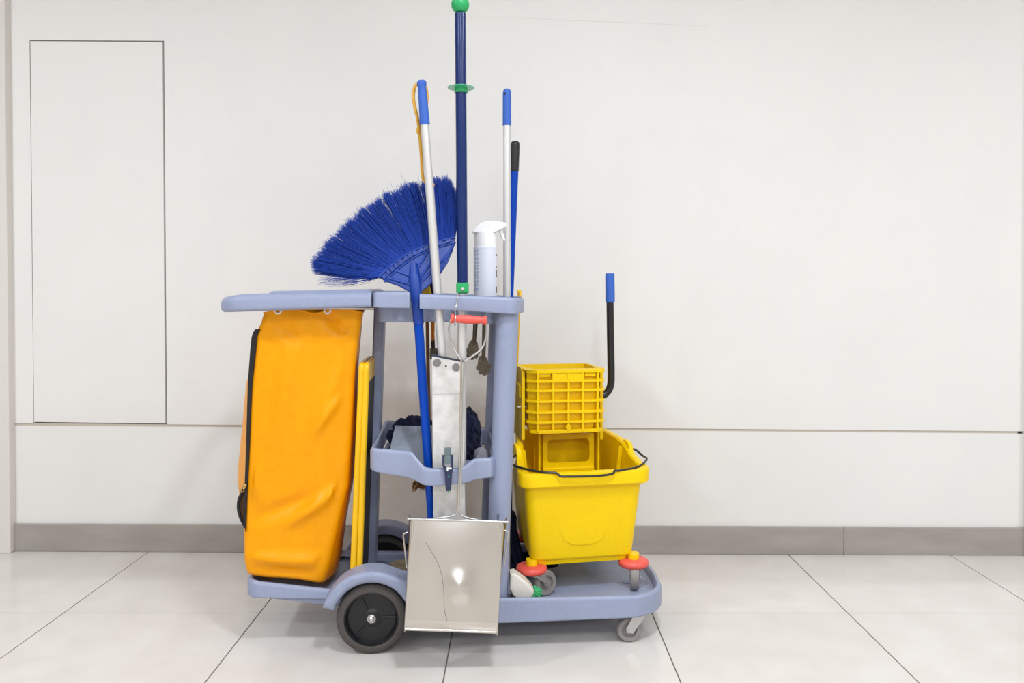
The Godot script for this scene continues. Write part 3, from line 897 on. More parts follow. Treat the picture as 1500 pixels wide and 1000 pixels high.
func wringer() -> void:
	var t := thing("mop_wringer", "yellow grille-fronted mop wringer set in the bucket, with upright black lever", "wringer", Vector3(0, 0.222, 0), BT)
	var b := MB.new()
	# basket: a tapered open box, its front carrying a raised grid
	var rings := []
	for s in [[0.562, 0.094, 0.016, -0.11], [0.572, 0.10, 0.02, -0.115], [0.74, 0.106, 0.022, -0.13], [0.748, 0.117, 0.033, -0.14], [0.7505, 0.117, 0.033, -0.14], [0.7505, 0.103, 0.019, -0.126], [0.60, 0.096, 0.010, -0.11], [0.58, 0.09, 0.006, -0.105]]:
		var q := PackedVector3Array()
		var w: float = s[1]
		for p in [Vector2(-w - 0.014, s[3]), Vector2(w, s[3]), Vector2(w, s[2]), Vector2(w - 0.012, s[2] + 0.012), Vector2(-w + 0.012, s[2] + 0.012), Vector2(-w - 0.014, s[2] - 0.006)]: q.append(Vector3(p.x - 0.008, s[0], p.y))
		rings.append(q)
	b.loft(rings)
	var basket := part(t, "basket", b, M.yellow, 30.0)
	var xs := [-0.101, -0.053, -0.005, 0.041, 0.088]
	var ys := [0.7445, 0.714, 0.6855, 0.653, 0.6195, 0.5885, 0.560]
	for i in ys.size():
		b = MB.new()
		var hh := 0.011 if i == 0 or i == 6 else 0.0075
		var poly := PackedVector2Array([Vector2(-0.131, -0.02), Vector2(-0.131, 0.028), Vector2(-0.105, 0.052), Vector2(0.095, 0.052), Vector2(0.113, 0.038), Vector2(0.113, -0.02), Vector2(0.092, -0.02), Vector2(0.092, 0.022), Vector2(-0.108, 0.022), Vector2(-0.108, -0.02)])
		if i == 6: poly = PackedVector2Array([Vector2(-0.12, 0.0), Vector2(-0.12, 0.03), Vector2(-0.10, 0.050), Vector2(0.09, 0.050), Vector2(0.106, 0.036), Vector2(0.106, 0.0)])
		b.xf = Transform3D(Basis(Vector3(1, 0, 0), Vector3(0, 0, 1), Vector3(0, -1, 0)), Vector3(0, ys[i], 0))
		b.prism(poly, -hh / 2, hh / 2, 0.0012)
		part(basket, "cross_rib", b, M.yellow, 25.0)
	for x in xs:
		b = MB.new()
		b.box(Vector3(x, 0.652, 0.036), Vector3(0.0065, 0.184, 0.03), 0.001)
		part(basket, "upright_rib", b, M.yellow, 25.0)
	b = MB.new()
	b.box(Vector3(-0.005, 0.729, 0.042), Vector3(0.098, 0.03, 0.014), 0.002)
	b.box(Vector3(-0.078, 0.733, 0.040), Vector3(0.036, 0.012, 0.012), 0.002)
	b.box(Vector3(0.065, 0.733, 0.040), Vector3(0.036, 0.012, 0.012), 0.002)
	part(basket, "name_band", b, M.yellow, 25.0)
	b = MB.new()
	b.lathe([[0.0, 0.0], [0.009, 0.0], [0.009, 0.004], [0.0075, 0.006], [0.004, 0.006], [0.003, 0.003], [0.0, 0.003]], 20, Transform3D(Basis(Vector3(1, 0, 0), Vector3(0, 0, 1), Vector3(0, -1, 0)), Vector3(-0.005, 0.573, 0.046)))
	part(basket, "boss", b, M.yellow)
	# side plate at the left, its rivet
	b = MB.new()
	b.xf = Transform3D(Basis(Vector3(0, 0, 1), Vector3(0, 1, 0), Vector3(-1, 0, 0)), Vector3(-0.138, 0, 0))
	b.prism(PackedVector2Array([Vector2(-0.12, 0.532), Vector2(0.01, 0.532), Vector2(0.01, 0.742), Vector2(-0.01, 0.752), Vector2(-0.12, 0.752)]), -0.005, 0.005, 0.001)
	b.prism(PackedVector2Array([Vector2(-0.06, 0.66), Vector2(-0.01, 0.66), Vector2(-0.01, 0.70), Vector2(-0.06, 0.70)]), 0.004, 0.009, 0.002)
	part(t, "side_plate", b, M.yellow, 30.0)
	b = MB.new()
	b.tube(line(Vector3(-0.152, 0.630, -0.01), Vector3(-0.122, 0.630, -0.01)), 0.0035, 10)
	part(t, "rivet", b, M.zinc)
	b = MB.new()
	b.xf = Transform3D(Basis(Vector3(0, 0, 1), Vector3(0, 1, 0), Vector3(-1, 0, 0)), Vector3(0.118, 0, 0))
	b.prism(PackedVector2Array([Vector2(-0.13, 0.52), Vector2(-0.01, 0.52), Vector2(-0.01, 0.742), Vector2(-0.13, 0.742)]), -0.005, 0.005, 0.001)
	part(t, "side_plate", b, M.yellow, 30.0)
	# leg frame standing in the bucket: a windowed panel, compartments below it, two side fins
	b = MB.new()
	b.frame2(rrect(0.166, 0.115, 0.004, 4, Vector2(0.013, 0.4825)), rrect(0.136, 0.074, 0.014, 4, Vector2(0.013, 0.487)), -0.03, -0.018)
	b.box(Vector3(0.013, 0.428, -0.026), Vector3(0.166, 0.012, 0.024), 0.002)
	b.box(Vector3(0.013, 0.33, -0.036), Vector3(0.166, 0.19, 0.006), 0.001)
	b.box(Vector3(0.013, 0.33, -0.026), Vector3(0.007, 0.19, 0.02), 0.001)
	for s in [-0.068, 0.094]: b.box(Vector3(s, 0.33, -0.026), Vector3(0.006, 0.19, 0.024), 0.001)
	part(t, "leg_frame", b, M.yellow, 30.0)
	b = MB.new()
	b.box(Vector3(0.013, 0.475, -0.075), Vector3(0.2, 0.15, 0.004), 0.001)
	part(t, "press_plate", b, M.yellow, 30.0)
	for s in [-0.083, 0.108]:
		b = MB.new()
		b.box(Vector3(s, 0.392, -0.03), Vector3(0.006, 0.335, 0.045), 0.0015)
		part(t, "leg_fin", b, M.yellow, 30.0)
	# lever: bent black tube with a blue grip
	b = MB.new()
	b.tube(spline([Vector3(0.108, 0.648, -0.05), Vector3(0.128, 0.651, -0.05), Vector3(0.148, 0.662, -0.05), Vector3(0.160, 0.684, -0.05), Vector3(0.1625, 0.72, -0.05), Vector3(0.160, 0.85, -0.05), Vector3(0.157, 1.035, -0.05)], 7), 0.0118, 16)
	var lever := part(t, "lever", b, M.black_metal, 60.0)
	b = MB.new()
	b.lathe([[0.0, 0.0], [0.0145, 0.0], [0.0152, 0.002], [0.0148, 0.088], [0.013, 0.092], [0.0, 0.0925]], 24, axis_to(Vector3(0.1588, 0.954, -0.05), Vector3(-0.015, 1, 0)))
	part(lever, "hand_grip", b, M.blue_grip)

# ------------------------------------------------------------------ long tools
func fan_broom() -> void:
	var t := thing("fan_broom", "blue fan-shaped broom standing bristles up in the trolley's front notch", "broom", Vector3(0.0185, 0.1165, 0.206), CT)
	var b := MB.new()
	b.tube(line(Vector3(0.0185, 0.1165, 0.206), Vector3(-0.041, 1.01, 0.210)), 0.0128, 16)
	part(t, "handle", b, M.blue_tube)
	var F := Transform3D(Basis(Vector3(1, 0, 0), Vector3(0, 0.981, -0.195), Vector3(0, 0.195, 0.981)), Vector3(0, 1.0, 0.207))
	var P := func(x: float, y: float, n: float) -> Vector3: return F * Vector3(x, (y - 1.0) * 1.02, n)
	b = MB.new()
	b.tube(PackedVector3Array([Vector3(-0.0335, 0.90, 0.211), Vector3(-0.036, 0.935, 0.2105), Vector3(-0.039, 0.975, 0.210), P.call(-0.044, 1.02, 0.004), P.call(-0.047, 1.065, 0.003)]), [0.0145, 0.0152, 0.0165, 0.0175, 0.011], 18)
	for y in [0.945, 0.965]: b.tube(line(Vector3(-0.0365 - (y - 0.935) * 0.07, y, 0.2105), Vector3(-0.0365 - (y - 0.935) * 0.07, y + 0.004, 0.2105)), 0.0172, 18)
	part(t, "socket", b, M.broom_plastic)
	# fan shaped head: a plate with a toothed band and ribs
	var arc := [Vector2(-0.143, 1.028), Vector2(-0.125, 1.047), Vector2(-0.106, 1.063), Vector2(-0.083, 1.081), Vector2(-0.059, 1.097), Vector2(-0.031, 1.111), Vector2(-0.002, 1.122), Vector2(0.034, 1.133), Vector2(0.068, 1.141)]
	var low := [Vector2(0.068, 1.128), Vector2(0.06, 1.10), Vector2(0.045, 1.065), Vector2(0.02, 1.028), Vector2(-0.01, 1.0), Vector2(-0.03, 0.988), Vector2(-0.058, 0.988), Vector2(-0.085, 1.003), Vector2(-0.12, 1.015)]
	var poly := PackedVector2Array()
	for p in arc: poly.append(Vector2(p.x, (p.y - 1.0) * 1.02))
	for p in low: poly.append(Vector2(p.x, (p.y - 1.0) * 1.02))
	b = MB.new(); b.xf = F
	b.prism(poly, -0.006, 0.005, 0.002)
	var head := part(t, "fan_head", b, M.broom_plastic, 30.0)
	b = MB.new()
	var up := []; var dn := []
	for p in arc:
		var c := Vector2(-0.04, 0.94)
		up.append(P.call(p.x, p.y - 0.002, 0.005)); var q: Vector2 = p + (c - p).normalized() * 0.021; dn.append(P.call(q.x, q.y, 0.005))
	b.tube(spline(up, 5), 0.004, 8); b.tube(spline(dn, 5), 0.004, 8)
	for e in [[Vector2(0.056, 1.10), Vector2(-0.03, 1.01)], [Vector2(0.02, 1.09), Vector2(-0.035, 1.02)], [Vector2(-0.115, 1.025), Vector2(-0.05, 1.005)], [Vector2(-0.10, 1.048), Vector2(-0.05, 1.028)], [Vector2(0.066, 1.125), Vector2(0.02, 1.035)], [Vector2(-0.01, 1.095), Vector2(-0.038, 1.05)]]:
		b.tube(line(P.call(e[0].x, e[0].y, 0.005), P.call(e[1].x, e[1].y, 0.006)), 0.0042, 8)
	part(head, "rib", b, M.broom_plastic, 50.0)
	var us := spline(up, 6); var ds := spline(dn, 6)
	for k in 13:
		var i := int((k + 0.5) / 13.0 * (us.size() - 4)) + 1
		var u0 := us[i]; var u1 := us[i + 2]; var d0 := ds[i]; var d1 := ds[i + 2]
		b = MB.new()
		var o := F.basis.z * 0.0075
		var ra := PackedVector3Array([u0.lerp(d0, 0.2), u1.lerp(d1, 0.2), u1.lerp(d1, 0.8), u0.lerp(d0, 0.8)])
		var rb := PackedVector3Array()
		for q in ra: rb.append(q + o)
		b.loft([ra, rb])
		part(head, "tooth", b, M.broom_plastic, 20.0)
	# bristles
	var tips := [Vector2(-0.318, 1.042), Vector2(-0.325, 1.075), Vector2(-0.268, 1.145), Vector2(-0.202, 1.210), Vector2(-0.136, 1.256), Vector2(-0.069, 1.290), Vector2(-0.012, 1.304), Vector2(0.045, 1.315), Vector2(0.072, 1.262)]
	var ts := [0.0, 0.07, 0.22, 0.40, 0.56, 0.70, 0.81, 0.93, 1.0]
	var tipx := []; var tipy := []; var rx := []; var ry := []
	for i in tips.size(): tipx.append([ts[i], tips[i].x]); tipy.append([ts[i], tips[i].y])
	for i in arc.size(): rx.append([i / 8.0, arc[i].x]); ry.append([i / 8.0, arc[i].y])
	var rng := RandomNumberGenerator.new()
	rng.seed = 77
	var verts := PackedVector3Array(); var norms := PackedVector3Array(); var idx := PackedInt32Array()
	var cuts := [0.0, 0.13, 0.30, 0.44, 0.55, 0.655, 0.77, 0.86, 1.0]
	for n in 5200:
		var s := rng.randf()
		if n >= 5140: s = rng.randf() * 0.03
		var st := s
		for c in range(1, cuts.size() - 1):        # tufts: tips draw away from the partings
			var dd: float = s - cuts[c]
			var wd := 0.012 if c in [4, 6] else 0.004
			if absf(dd) < 0.045: st += signf(dd) * wd * (1.0 - absf(dd) / 0.045)
		st = clampf(st, 0.0, 1.0)
		var len := 1.0 - 0.09 * pow(rng.randf(), 2.0) + 0.03 * sin(s * 47.0) * 0.5
		var r0 := Vector2(key(rx, s), key(ry, s))
		var tp := Vector2(key(tipx, st), key(tipy, st))
		tp = r0 + (tp - r0) * len + Vector2(rng.randfn() * 0.004, rng.randfn() * 0.004)
		var z0 := rng.randf_range(-0.010, 0.008)
		var z1 := clampf(z0 * 2.2 + rng.randfn() * 0.005, -0.03, 0.021)
		var bend := Vector2(-(tp - r0).y, (tp - r0).x) * (0.05 * (0.5 - s) + rng.randfn() * 0.015)
		if n >= 5140:                                # strays that droop under the fan
			tp = Vector2(rng.randf_range(-0.315, -0.22), rng.randf_range(1.0, 1.03))
			bend = Vector2(0, rng.randf_range(-0.01, 0.02))
		elif n >= 5110:
			tp += Vector2(rng.randfn() * 0.02, absf(rng.randfn()) * 0.015)
		var pts := PackedVector3Array()
		for k in 5:
			var u := k / 4.0
			var q := r0.lerp(tp, u) + bend * sin(u * PI) 
			pts.append(P.call(q.x, q.y, lerpf(z0, z1, u)))
		var dir := (pts[4] - pts[0]).normalized()
		var sd := dir.cross(F.basis.z).normalized()
		var nn := sd.cross(dir)
		var base := verts.size()
		for k in 5:
			var r: float = 0.00062 * (1.0 - 0.45 * k / 4.0)
			for a in 3:
				var w := TAU * a / 3.0 + n
				var o := sd * cos(w) + nn * sin(w)
				verts.append(pts[k] + o * r - off[t]); norms.append(o)
		for k in 4:
			for a in 3:
				var i0 := base + k * 3 + a; var i1 := base + k * 3 + (a + 1) % 3
				idx.append_array(PackedInt32Array([i0, i1, i1 + 3, i0, i1 + 3, i0 + 3]))
	var arr := []
	arr.resize(Mesh.ARRAY_MAX)
	arr[Mesh.ARRAY_VERTEX] = verts; arr[Mesh.ARRAY_NORMAL] = norms; arr[Mesh.ARRAY_INDEX] = idx
	var am := ArrayMesh.new()
	am.add_surface_from_arrays(Mesh.PRIMITIVE_TRIANGLES, arr)
	var br := MeshInstance3D.new()
	br.name = "bristles"; br.mesh = am; br.material_override = M.bristle
	br.set_meta("kind", "stuff")
	t.add_child(br)

func grip(t: Node3D, at: Vector3, dir: Vector3, r: float, length: float, m: Material) -> void:
	var b := MB.new()
	b.lathe([[0.0, 0.0], [r, 0.0], [r * 1.03, 0.003], [r, length - 0.012], [r * 0.9, length - 0.004], [r * 0.6, length], [0.0, length]], 24, axis_to(at, dir))
	var g := part(t, "hand_grip", b, m)
	b = MB.new()
	var h := at + dir.normalized() * (length - 0.016) + Vector3(-r * 0.55, 0, r * 0.78)
	b.lathe([[0.0, 0.0], [0.0036, 0.0], [0.0036, 0.0012], [0.0, 0.0012]], 14, axis_to(h, Vector3(-0.55, 0, 0.83)))
	part(g, "hanging_hole", b, M.zip)

func flat_mop() -> void:
	var t := thing("flat_mop", "flat mop with pale aluminium pole and blue grip, its scuffed plate hanging down in front", "mop", Vector3(0.05, 0.35, 0.225), CT)
	var a := Vector3(0.0545, 0.488, 0.202)
	var e := Vector3(-0.0228, 1.558, 0.2510)
	var d := (e - a).normalized()
	var b := MB.new()
	b.tube(line(a, e - d * 0.03), 0.0118, 18)
	part(t, "pole", b, M.alu)
	b = MB.new()
	var g0 := e - d * 0.118
	b.lathe([[0.0, 0.0], [0.0132, 0.0], [0.0138, 0.003], [0.0125, 0.05], [0.0118, 0.092], [0.0105, 0.1], [0.0128, 0.105], [0.013, 0.113], [0.009, 0.118], [0.0, 0.1185]], 24, axis_to(g0, d))
	part(t, "hand_grip", b, M.blue_grip)
	b = MB.new()
	b.prism(PackedVector2Array([Vector2(0.0035, 0.813), Vector2(0.006, 0.356), Vector2(0.0935, 0.352), Vector2(0.0885, 0.796)]), 0.2305, 0.2375, 0.001)
	var pl := part(t, "mop_plate", b, M.plate)
	b = MB.new()
	b.box(Vector3(0.046, 0.8065, 0.233), Vector3(0.088, 0.005, 0.011), 0.001, Basis(Vector3.BACK, -0.197))
	part(pl, "edge_strip", b, M.dark_trim)
	for p in [Vector2(0.0172, 0.795), Vector2(0.069, 0.782)]:
		b = MB.new()
		b.lathe([[0.0, 0.0], [0.0108, 0.0], [0.0108, 0.002], [0.009, 0.0042], [0.0, 0.0046]], 24, axis_to(Vector3(p.x, p.y, 0.2373), Vector3.BACK))
		part(pl, "button", b, M.grey_button)
	b = MB.new()
	b.lathe([[0.0, 0.0], [0.0026, 0.0], [0.0026, 0.0006], [0.0, 0.0006]], 12, axis_to(Vector3(0.0415, 0.785, 0.2374), Vector3.BACK))
	part(pl, "rivet_hole", b, M.zip)
	b = MB.new()
	b.box(Vector3(0.046, 0.709, 0.2374), Vector3(0.084, 0.0022, 0.0014), 0.0004)
	part(pl, "fold_line", b, M.zinc)
	b = MB.new()
	b.box(Vector3(0.049, 0.49, 0.222), Vector3(0.036, 0.05, 0.018), 0.003)
	part(t, "pole_joint", b, M.dark_trim)
	# amber cord looped over its grip
	var c := thing("cord", "thin yellow-brown cord looped over the grip of the flat mop", "cord", Vector3(-0.02, 1.28, 0.2), CT)
	b = MB.new()
	b.tube(spline([Vector3(-0.026, 1.552, 0.2280), Vector3(-0.040, 1.549, 0.2300), Vector3(-0.0455, 1.52, 0.2320), Vector3(-0.0415, 1.49, 0.2310), Vector3(-0.035, 1.462, 0.2280), Vector3(-0.031, 1.435, 0.2260), Vector3(-0.028, 1.40, 0.2140), Vector3(-0.025, 1.36, 0.2130), Vector3(-0.0205, 1.30, 0.2120), Vector3(-0.004, 1.284, 0.2110), Vector3(0.006, 1.281, 0.2120)], 6), 0.0045, 8)
	b.tube(spline([Vector3(-0.026, 1.552, 0.2280), Vector3(-0.014, 1.549, 0.2300), Vector3(-0.0085, 1.52, 0.2320), Vector3(-0.0125, 1.48, 0.2290), Vector3(-0.02, 1.455, 0.2250), Vector3(-0.031, 1.43, 0.2260)], 6), 0.0045, 8)
	part(c, "loop", b, M.cord)
	b = MB.new()
	b.lathe([[0.0, -0.007], [0.004, -0.005], [0.0055, 0.0], [0.004, 0.005], [0.0, 0.007]], 10, axis_to(Vector3(0.006, 1.281, 0.2120), Vector3(0.2, 1, 0)))
	part(c, "knot", b, M.cord)
	b = MB.new()
	b.lathe([[0.0, -0.012], [0.005, -0.009], [0.0065, 0.0], [0.005, 0.009], [0.0, 0.012]], 10, axis_to(Vector3(-0.032, 1.43, 0.2260), Vector3(0.2, 1, 0)))
	part(c, "knot", b, M.cord)

func long_pole() -> void:
	var t := thing("telescopic_pole", "tall navy pole with green ball top and green collar, pale metal lower half", "pole", Vector3(0.083, 0.113, 0.2), CT)
	var zf := func(y: float) -> float: return 0.199 + maxf(0.0, y - 0.9) * 0.03
	var b := MB.new()
	b.tube(line(Vector3(0.0835, 0.113, 0.199), Vector3(0.0865, 1.0, zf.call(1.0))), 0.0125, 18)
	part(t, "lower_tube", b, M.alu)
	b = MB.new()
	b.tube(line(Vector3(0.0875, 0.995, zf.call(0.995)), Vector3(0.082, 1.748, zf.call(1.748))), 0.0152, 20)
	part(t, "upper_tube", b, M.navy_tube)
	b = MB.new()
	b.tube(line(Vector3(0.0823, 1.733, zf.call(1.733)), Vector3(0.0823, 1.737, zf.call(1.737))), 0.0156, 20)
	part(t, "joint_ring", b, M.navy_tube)
	b = MB.new()
	var prof := []
	for i in 15:
		var a := lerpf(-PI / 2 + 0.55, PI / 2, i / 14.0)
		prof.append([cos(a) * 0.0248, 1.772 + sin(a) * 0.0248])
	b.lathe([[0.0, 1.7505]] + prof, 28, Transform3D(Basis(), Vector3(0.0818, 0, zf.call(1.77))))
	part(t, "ball_knob", b, M.green)
	b = MB.new()
	b.lathe([[0.0155, 1.535], [0.0185, 1.535], [0.0175, 1.549], [0.0155, 1.549]], 28, Transform3D(Basis(), Vector3(0.0837, 0, zf.call(1.54))), true)
	var col := part(t, "collar", b, M.green)
	b = MB.new()
	b.lathe([[0.0175, 1.546], [0.0365, 1.5465], [0.037, 1.548], [0.0365, 1.5495], [0.0175, 1.55]], 36, Transform3D(Basis(), Vector3(0.0837, 0, zf.call(1.54))), true)
	part(col, "flange", b, M.green_clear)
	b = MB.new()
	b.box(Vector3(0.0873, 0.9985, zf.call(0.998)), Vector3(0.0345, 0.030, 0.034), 0.003)
	var fit := part(t, "lower_fitting", b, M.green)
	b = MB.new()
	b.lathe([[0.0, 0.0], [0.0052, 0.0], [0.0052, 0.001], [0.0036, 0.0022], [0.0015, 0.0022], [0.0, 0.001]], 16, axis_to(Vector3(0.0873, 0.9955, zf.call(0.998) + 0.0168), Vector3.BACK))
	part(fit, "screw", b, M.steel)

func dustpan() -> void:
	var t := thing("dustpan", "bright steel dustpan on a long wire handle with red grip, hanging before the trolley", "dustpan", Vector3(0.07, 0.08, 0.33), CT)
	var tl := Vector3(-0.0488, 0.386, 0.315); var tr := Vector3(0.193, 0.373, 0.315)
	var bl := Vector3(-0.0635, 0.1195, 0.388); var brr := Vector3(0.1726, 0.103, 0.388)
	var swell := func(u: float, v: float) -> float:      # pressed sheet with one bump added to catch a lamp highlight and a curled lip
		return 0.003 * sin(u * PI) * sin(v * PI) + 0.0055 * exp(-(pow((u - 0.57) / 0.146, 2) + pow((v - 0.59) / 0.126, 2))) - (0.012 * pow((v - 0.88) / 0.12, 2) if v > 0.88 else 0.0)
	var g := []
	for i in 61:
		var row := PackedVector3Array()
		for j in 61:
			var p := tl.lerp(tr, j / 60.0).lerp(bl.lerp(brr, j / 60.0), i / 60.0)
			p.z += swell.call(j / 60.0, i / 60.0)
			row.append(p)
		g.append(row)
	var b := MB.new(); b.sheet(g, 0.0016)
	var pan := part(t, "pan_bottom", b, M.pan, 50.0)
	# folded side walls, deeper towards the back of the pan
	for s in 2:
		b = MB.new()
		var a: Vector3 = [tl, tr][s]; var c: Vector3 = [bl, brr][s]
		var inx: float = [0.0, -0.0][s]
		var g2 := []
		for i in 9:
			var v := i / 8.0
			var p := a.lerp(c, v)
			g2.append(PackedVector3Array([p, p + Vector3(inx + [-0.010, 0.0135][s] * (1 - v), 0.0, -lerpf(0.06, 0.025, v))]))
		b.sheet(g2, 0.0016)
		part(t, "side_wall", b, M.pan)
		b = MB.new()
		b.tube(line(a.lerp(c, 0.01) + Vector3(0, 0, 0.001), c + Vector3(0, 0.004, -0.010)), 0.0028, 8)
		b.tube(line(a.lerp(tr if s == 0 else tl, 0.028).lerp(c.lerp(brr if s == 0 else bl, 0.028), 0.01) + Vector3(0, 0, 0.001), c.lerp(brr if s == 0 else bl, 0.028) + Vector3(0, 0.004, -0.010)), 0.0012, 6)
		part(pan, "folded_edge", b, M.pan)
		# spring wire at the side
		b = MB.new()
		var x := -0.0715 if s == 0 else 0.2075
		var dx := 0.011 if s == 0 else -0.013
		b.tube(spline([Vector3(x + dx, 0.347, 0.29), Vector3(x, 0.342, 0.292), Vector3(x + dx * 0.1, 0.325, 0.293), Vector3(x + dx * 0.5, 0.285, 0.296), Vector3(x + dx * 0.8, 0.255, 0.30)], 5), 0.0022, 8)
		part(t, "side_wire", b, M.steel)
	# a long curved scratch
	b = MB.new()
	var mark := []
	for e in [[0.17, 0.20], [0.26, 0.31], [0.335, 0.42], [0.38, 0.55], [0.40, 0.68], [0.41, 0.78], [0.44, 0.87], [0.465, 0.955]]:
		var p := tl.lerp(tr, e[0]).lerp(bl.lerp(brr, e[0]), e[1])
		p.z += swell.call(e[0], e[1]) + 0.0008
		mark.append(p)
	b.tube(spline(mark, 6), 0.0008, 6)
	part(pan, "scratch", b, M.grey_button, 60.0)
	b = MB.new()
	b.box(Vector3(0.0735, 0.382, 0.313), Vector3(0.268, 0.0055, 0.009), 0.001, Basis(Vector3.BACK, -0.053))
	part(pan, "top_lip", b, M.steel)
	b = MB.new()
	b.tube(line(bl + Vector3(0.0, 0.004, -0.011), brr + Vector3(0, 0.004, -0.011)), 0.004, 10)
	part(pan, "rolled_edge", b, M.pan)
	# wire handle: two rods that open into a loop round the grip
	b = MB.new()
	b.tube(spline([Vector3(-0.02, 0.383, 0.300), Vector3(0.03, 0.387, 0.300), Vector3(0.064, 0.393, 0.299), Vector3(0.0725, 0.404, 0.297), Vector3(0.0745, 0.43, 0.2965), Vector3(0.079, 0.60, 0.297), Vector3(0.083, 0.795, 0.297), Vector3(0.079, 0.812, 0.297), Vector3(0.060, 0.844, 0.297), Vector3(0.0505, 0.885, 0.297), Vector3(0.054, 0.912, 0.297), Vector3(0.060, 0.917, 0.297)], 6), 0.0026, 8)
	b.tube(spline([Vector3(0.17, 0.372, 0.300), Vector3(0.12, 0.38, 0.300), Vector3(0.089, 0.389, 0.299), Vector3(0.0805, 0.40, 0.297), Vector3(0.0795, 0.43, 0.2965), Vector3(0.0845, 0.60, 0.297), Vector3(0.090, 0.795, 0.297), Vector3(0.096, 0.806, 0.297), Vector3(0.134, 0.834, 0.297), Vector3(0.1485, 0.868, 0.297), Vector3(0.1495, 0.908, 0.297), Vector3(0.146, 0.914, 0.297)], 6), 0.0026, 8)
	part(t, "wire_handle", b, M.steel)
	b = MB.new()
	var ax := axis_to(Vector3(0.0545, 0.9175, 0.297), Vector3(0.0965, -0.005, 0))
	b.lathe([[0.0, 0.0], [0.011, 0.0], [0.0128, 0.002], [0.0128, 0.006], [0.0105, 0.010], [0.0100, 0.014], [0.0115, 0.035], [0.0118, 0.048], [0.0112, 0.062], [0.0092, 0.082], [0.0095, 0.085], [0.0125, 0.089], [0.0125, 0.0945], [0.0105, 0.0965], [0.0, 0.0965]], 28, ax)
	part(t, "grip", b, M.red, 45.0)
	# bent wire that hangs the grip from the tray rim
	var h := thing("wire_hook", "bent wire hook over the tray rim holding the red dustpan grip", "hook", Vector3(0.07, 0.9, 0.27), CT)
	b = MB.new()
	b.tube(spline([Vector3(0.073, 0.955, 0.228), Vector3(0.0735, 0.981, 0.231), Vector3(0.0735, 0.985, 0.243), Vector3(0.0728, 0.975, 0.2535), Vector3(0.070, 0.95, 0.258), Vector3(0.0665, 0.935, 0.270), Vector3(0.0665, 0.9325, 0.290), Vector3(0.0675, 0.928, 0.306), Vector3(0.0665, 0.915, 0.3115), Vector3(0.0655, 0.903, 0.304), Vector3(0.0655, 0.9, 0.295), Vector3(0.0655, 0.906, 0.285)], 6), 0.002, 8)
	part(h, "wire", b, M.steel)
	# spring clamp on the shelf rim
	var k := thing("spring_clamp", "dark blue spring clamp with grey jaw clipped to the middle shelf", "clamp", Vector3(0.046, 0.45, 0.29), CT)
	b = MB.new()
	b.prism(PackedVector2Array([Vector2(0.0315, 0.552), Vector2(0.0375, 0.552), Vector2(0.0375, 0.524), Vector2(0.045, 0.515), Vector2(0.054, 0.520), Vector2(0.0545, 0.552), Vector2(0.061, 0.552), Vector2(0.0605, 0.515), Vector2(0.0575, 0.50), Vector2(0.0555, 0.462), Vector2(0.053, 0.455), Vector2(0.043, 0.455), Vector2(0.0405, 0.462), Vector2(0.038, 0.505), Vector2(0.032, 0.525)]), 0.281, 0.292, 0.0015)
	part(k, "clamp_body", b, M.clamp)
	b = MB.new()
	b.box(Vector3(0.0465, 0.558, 0.283), Vector3(0.018, 0.026, 0.007), 0.0015)
	b.box(Vector3(0.0465, 0.5375, 0.286), Vector3(0.0165, 0.022, 0.010), 0.0015)
	part(k, "jaw", b, M.clamp_grey)
	b = MB.new()
	b.box(Vector3(0.050, 0.5165, 0.292), Vector3(0.013, 0.0045, 0.003), 0.0008)
	b.box(Vector3(0.0455, 0.513, 0.292), Vector3(0.004, 0.007, 0.003), 0.0008)
	part(k, "spring_end", b, M.white_plastic)
	for y in [0.494, 0.4525]:
		b = MB.new()
		b.lathe([[0.0, 0.0], [0.0026, 0.0], [0.0022, 0.0015], [0.0, 0.002]], 12, axis_to(Vector3(0.0485, y, 0.291), Vector3.BACK))
		part(k, "pin", b, M.green)

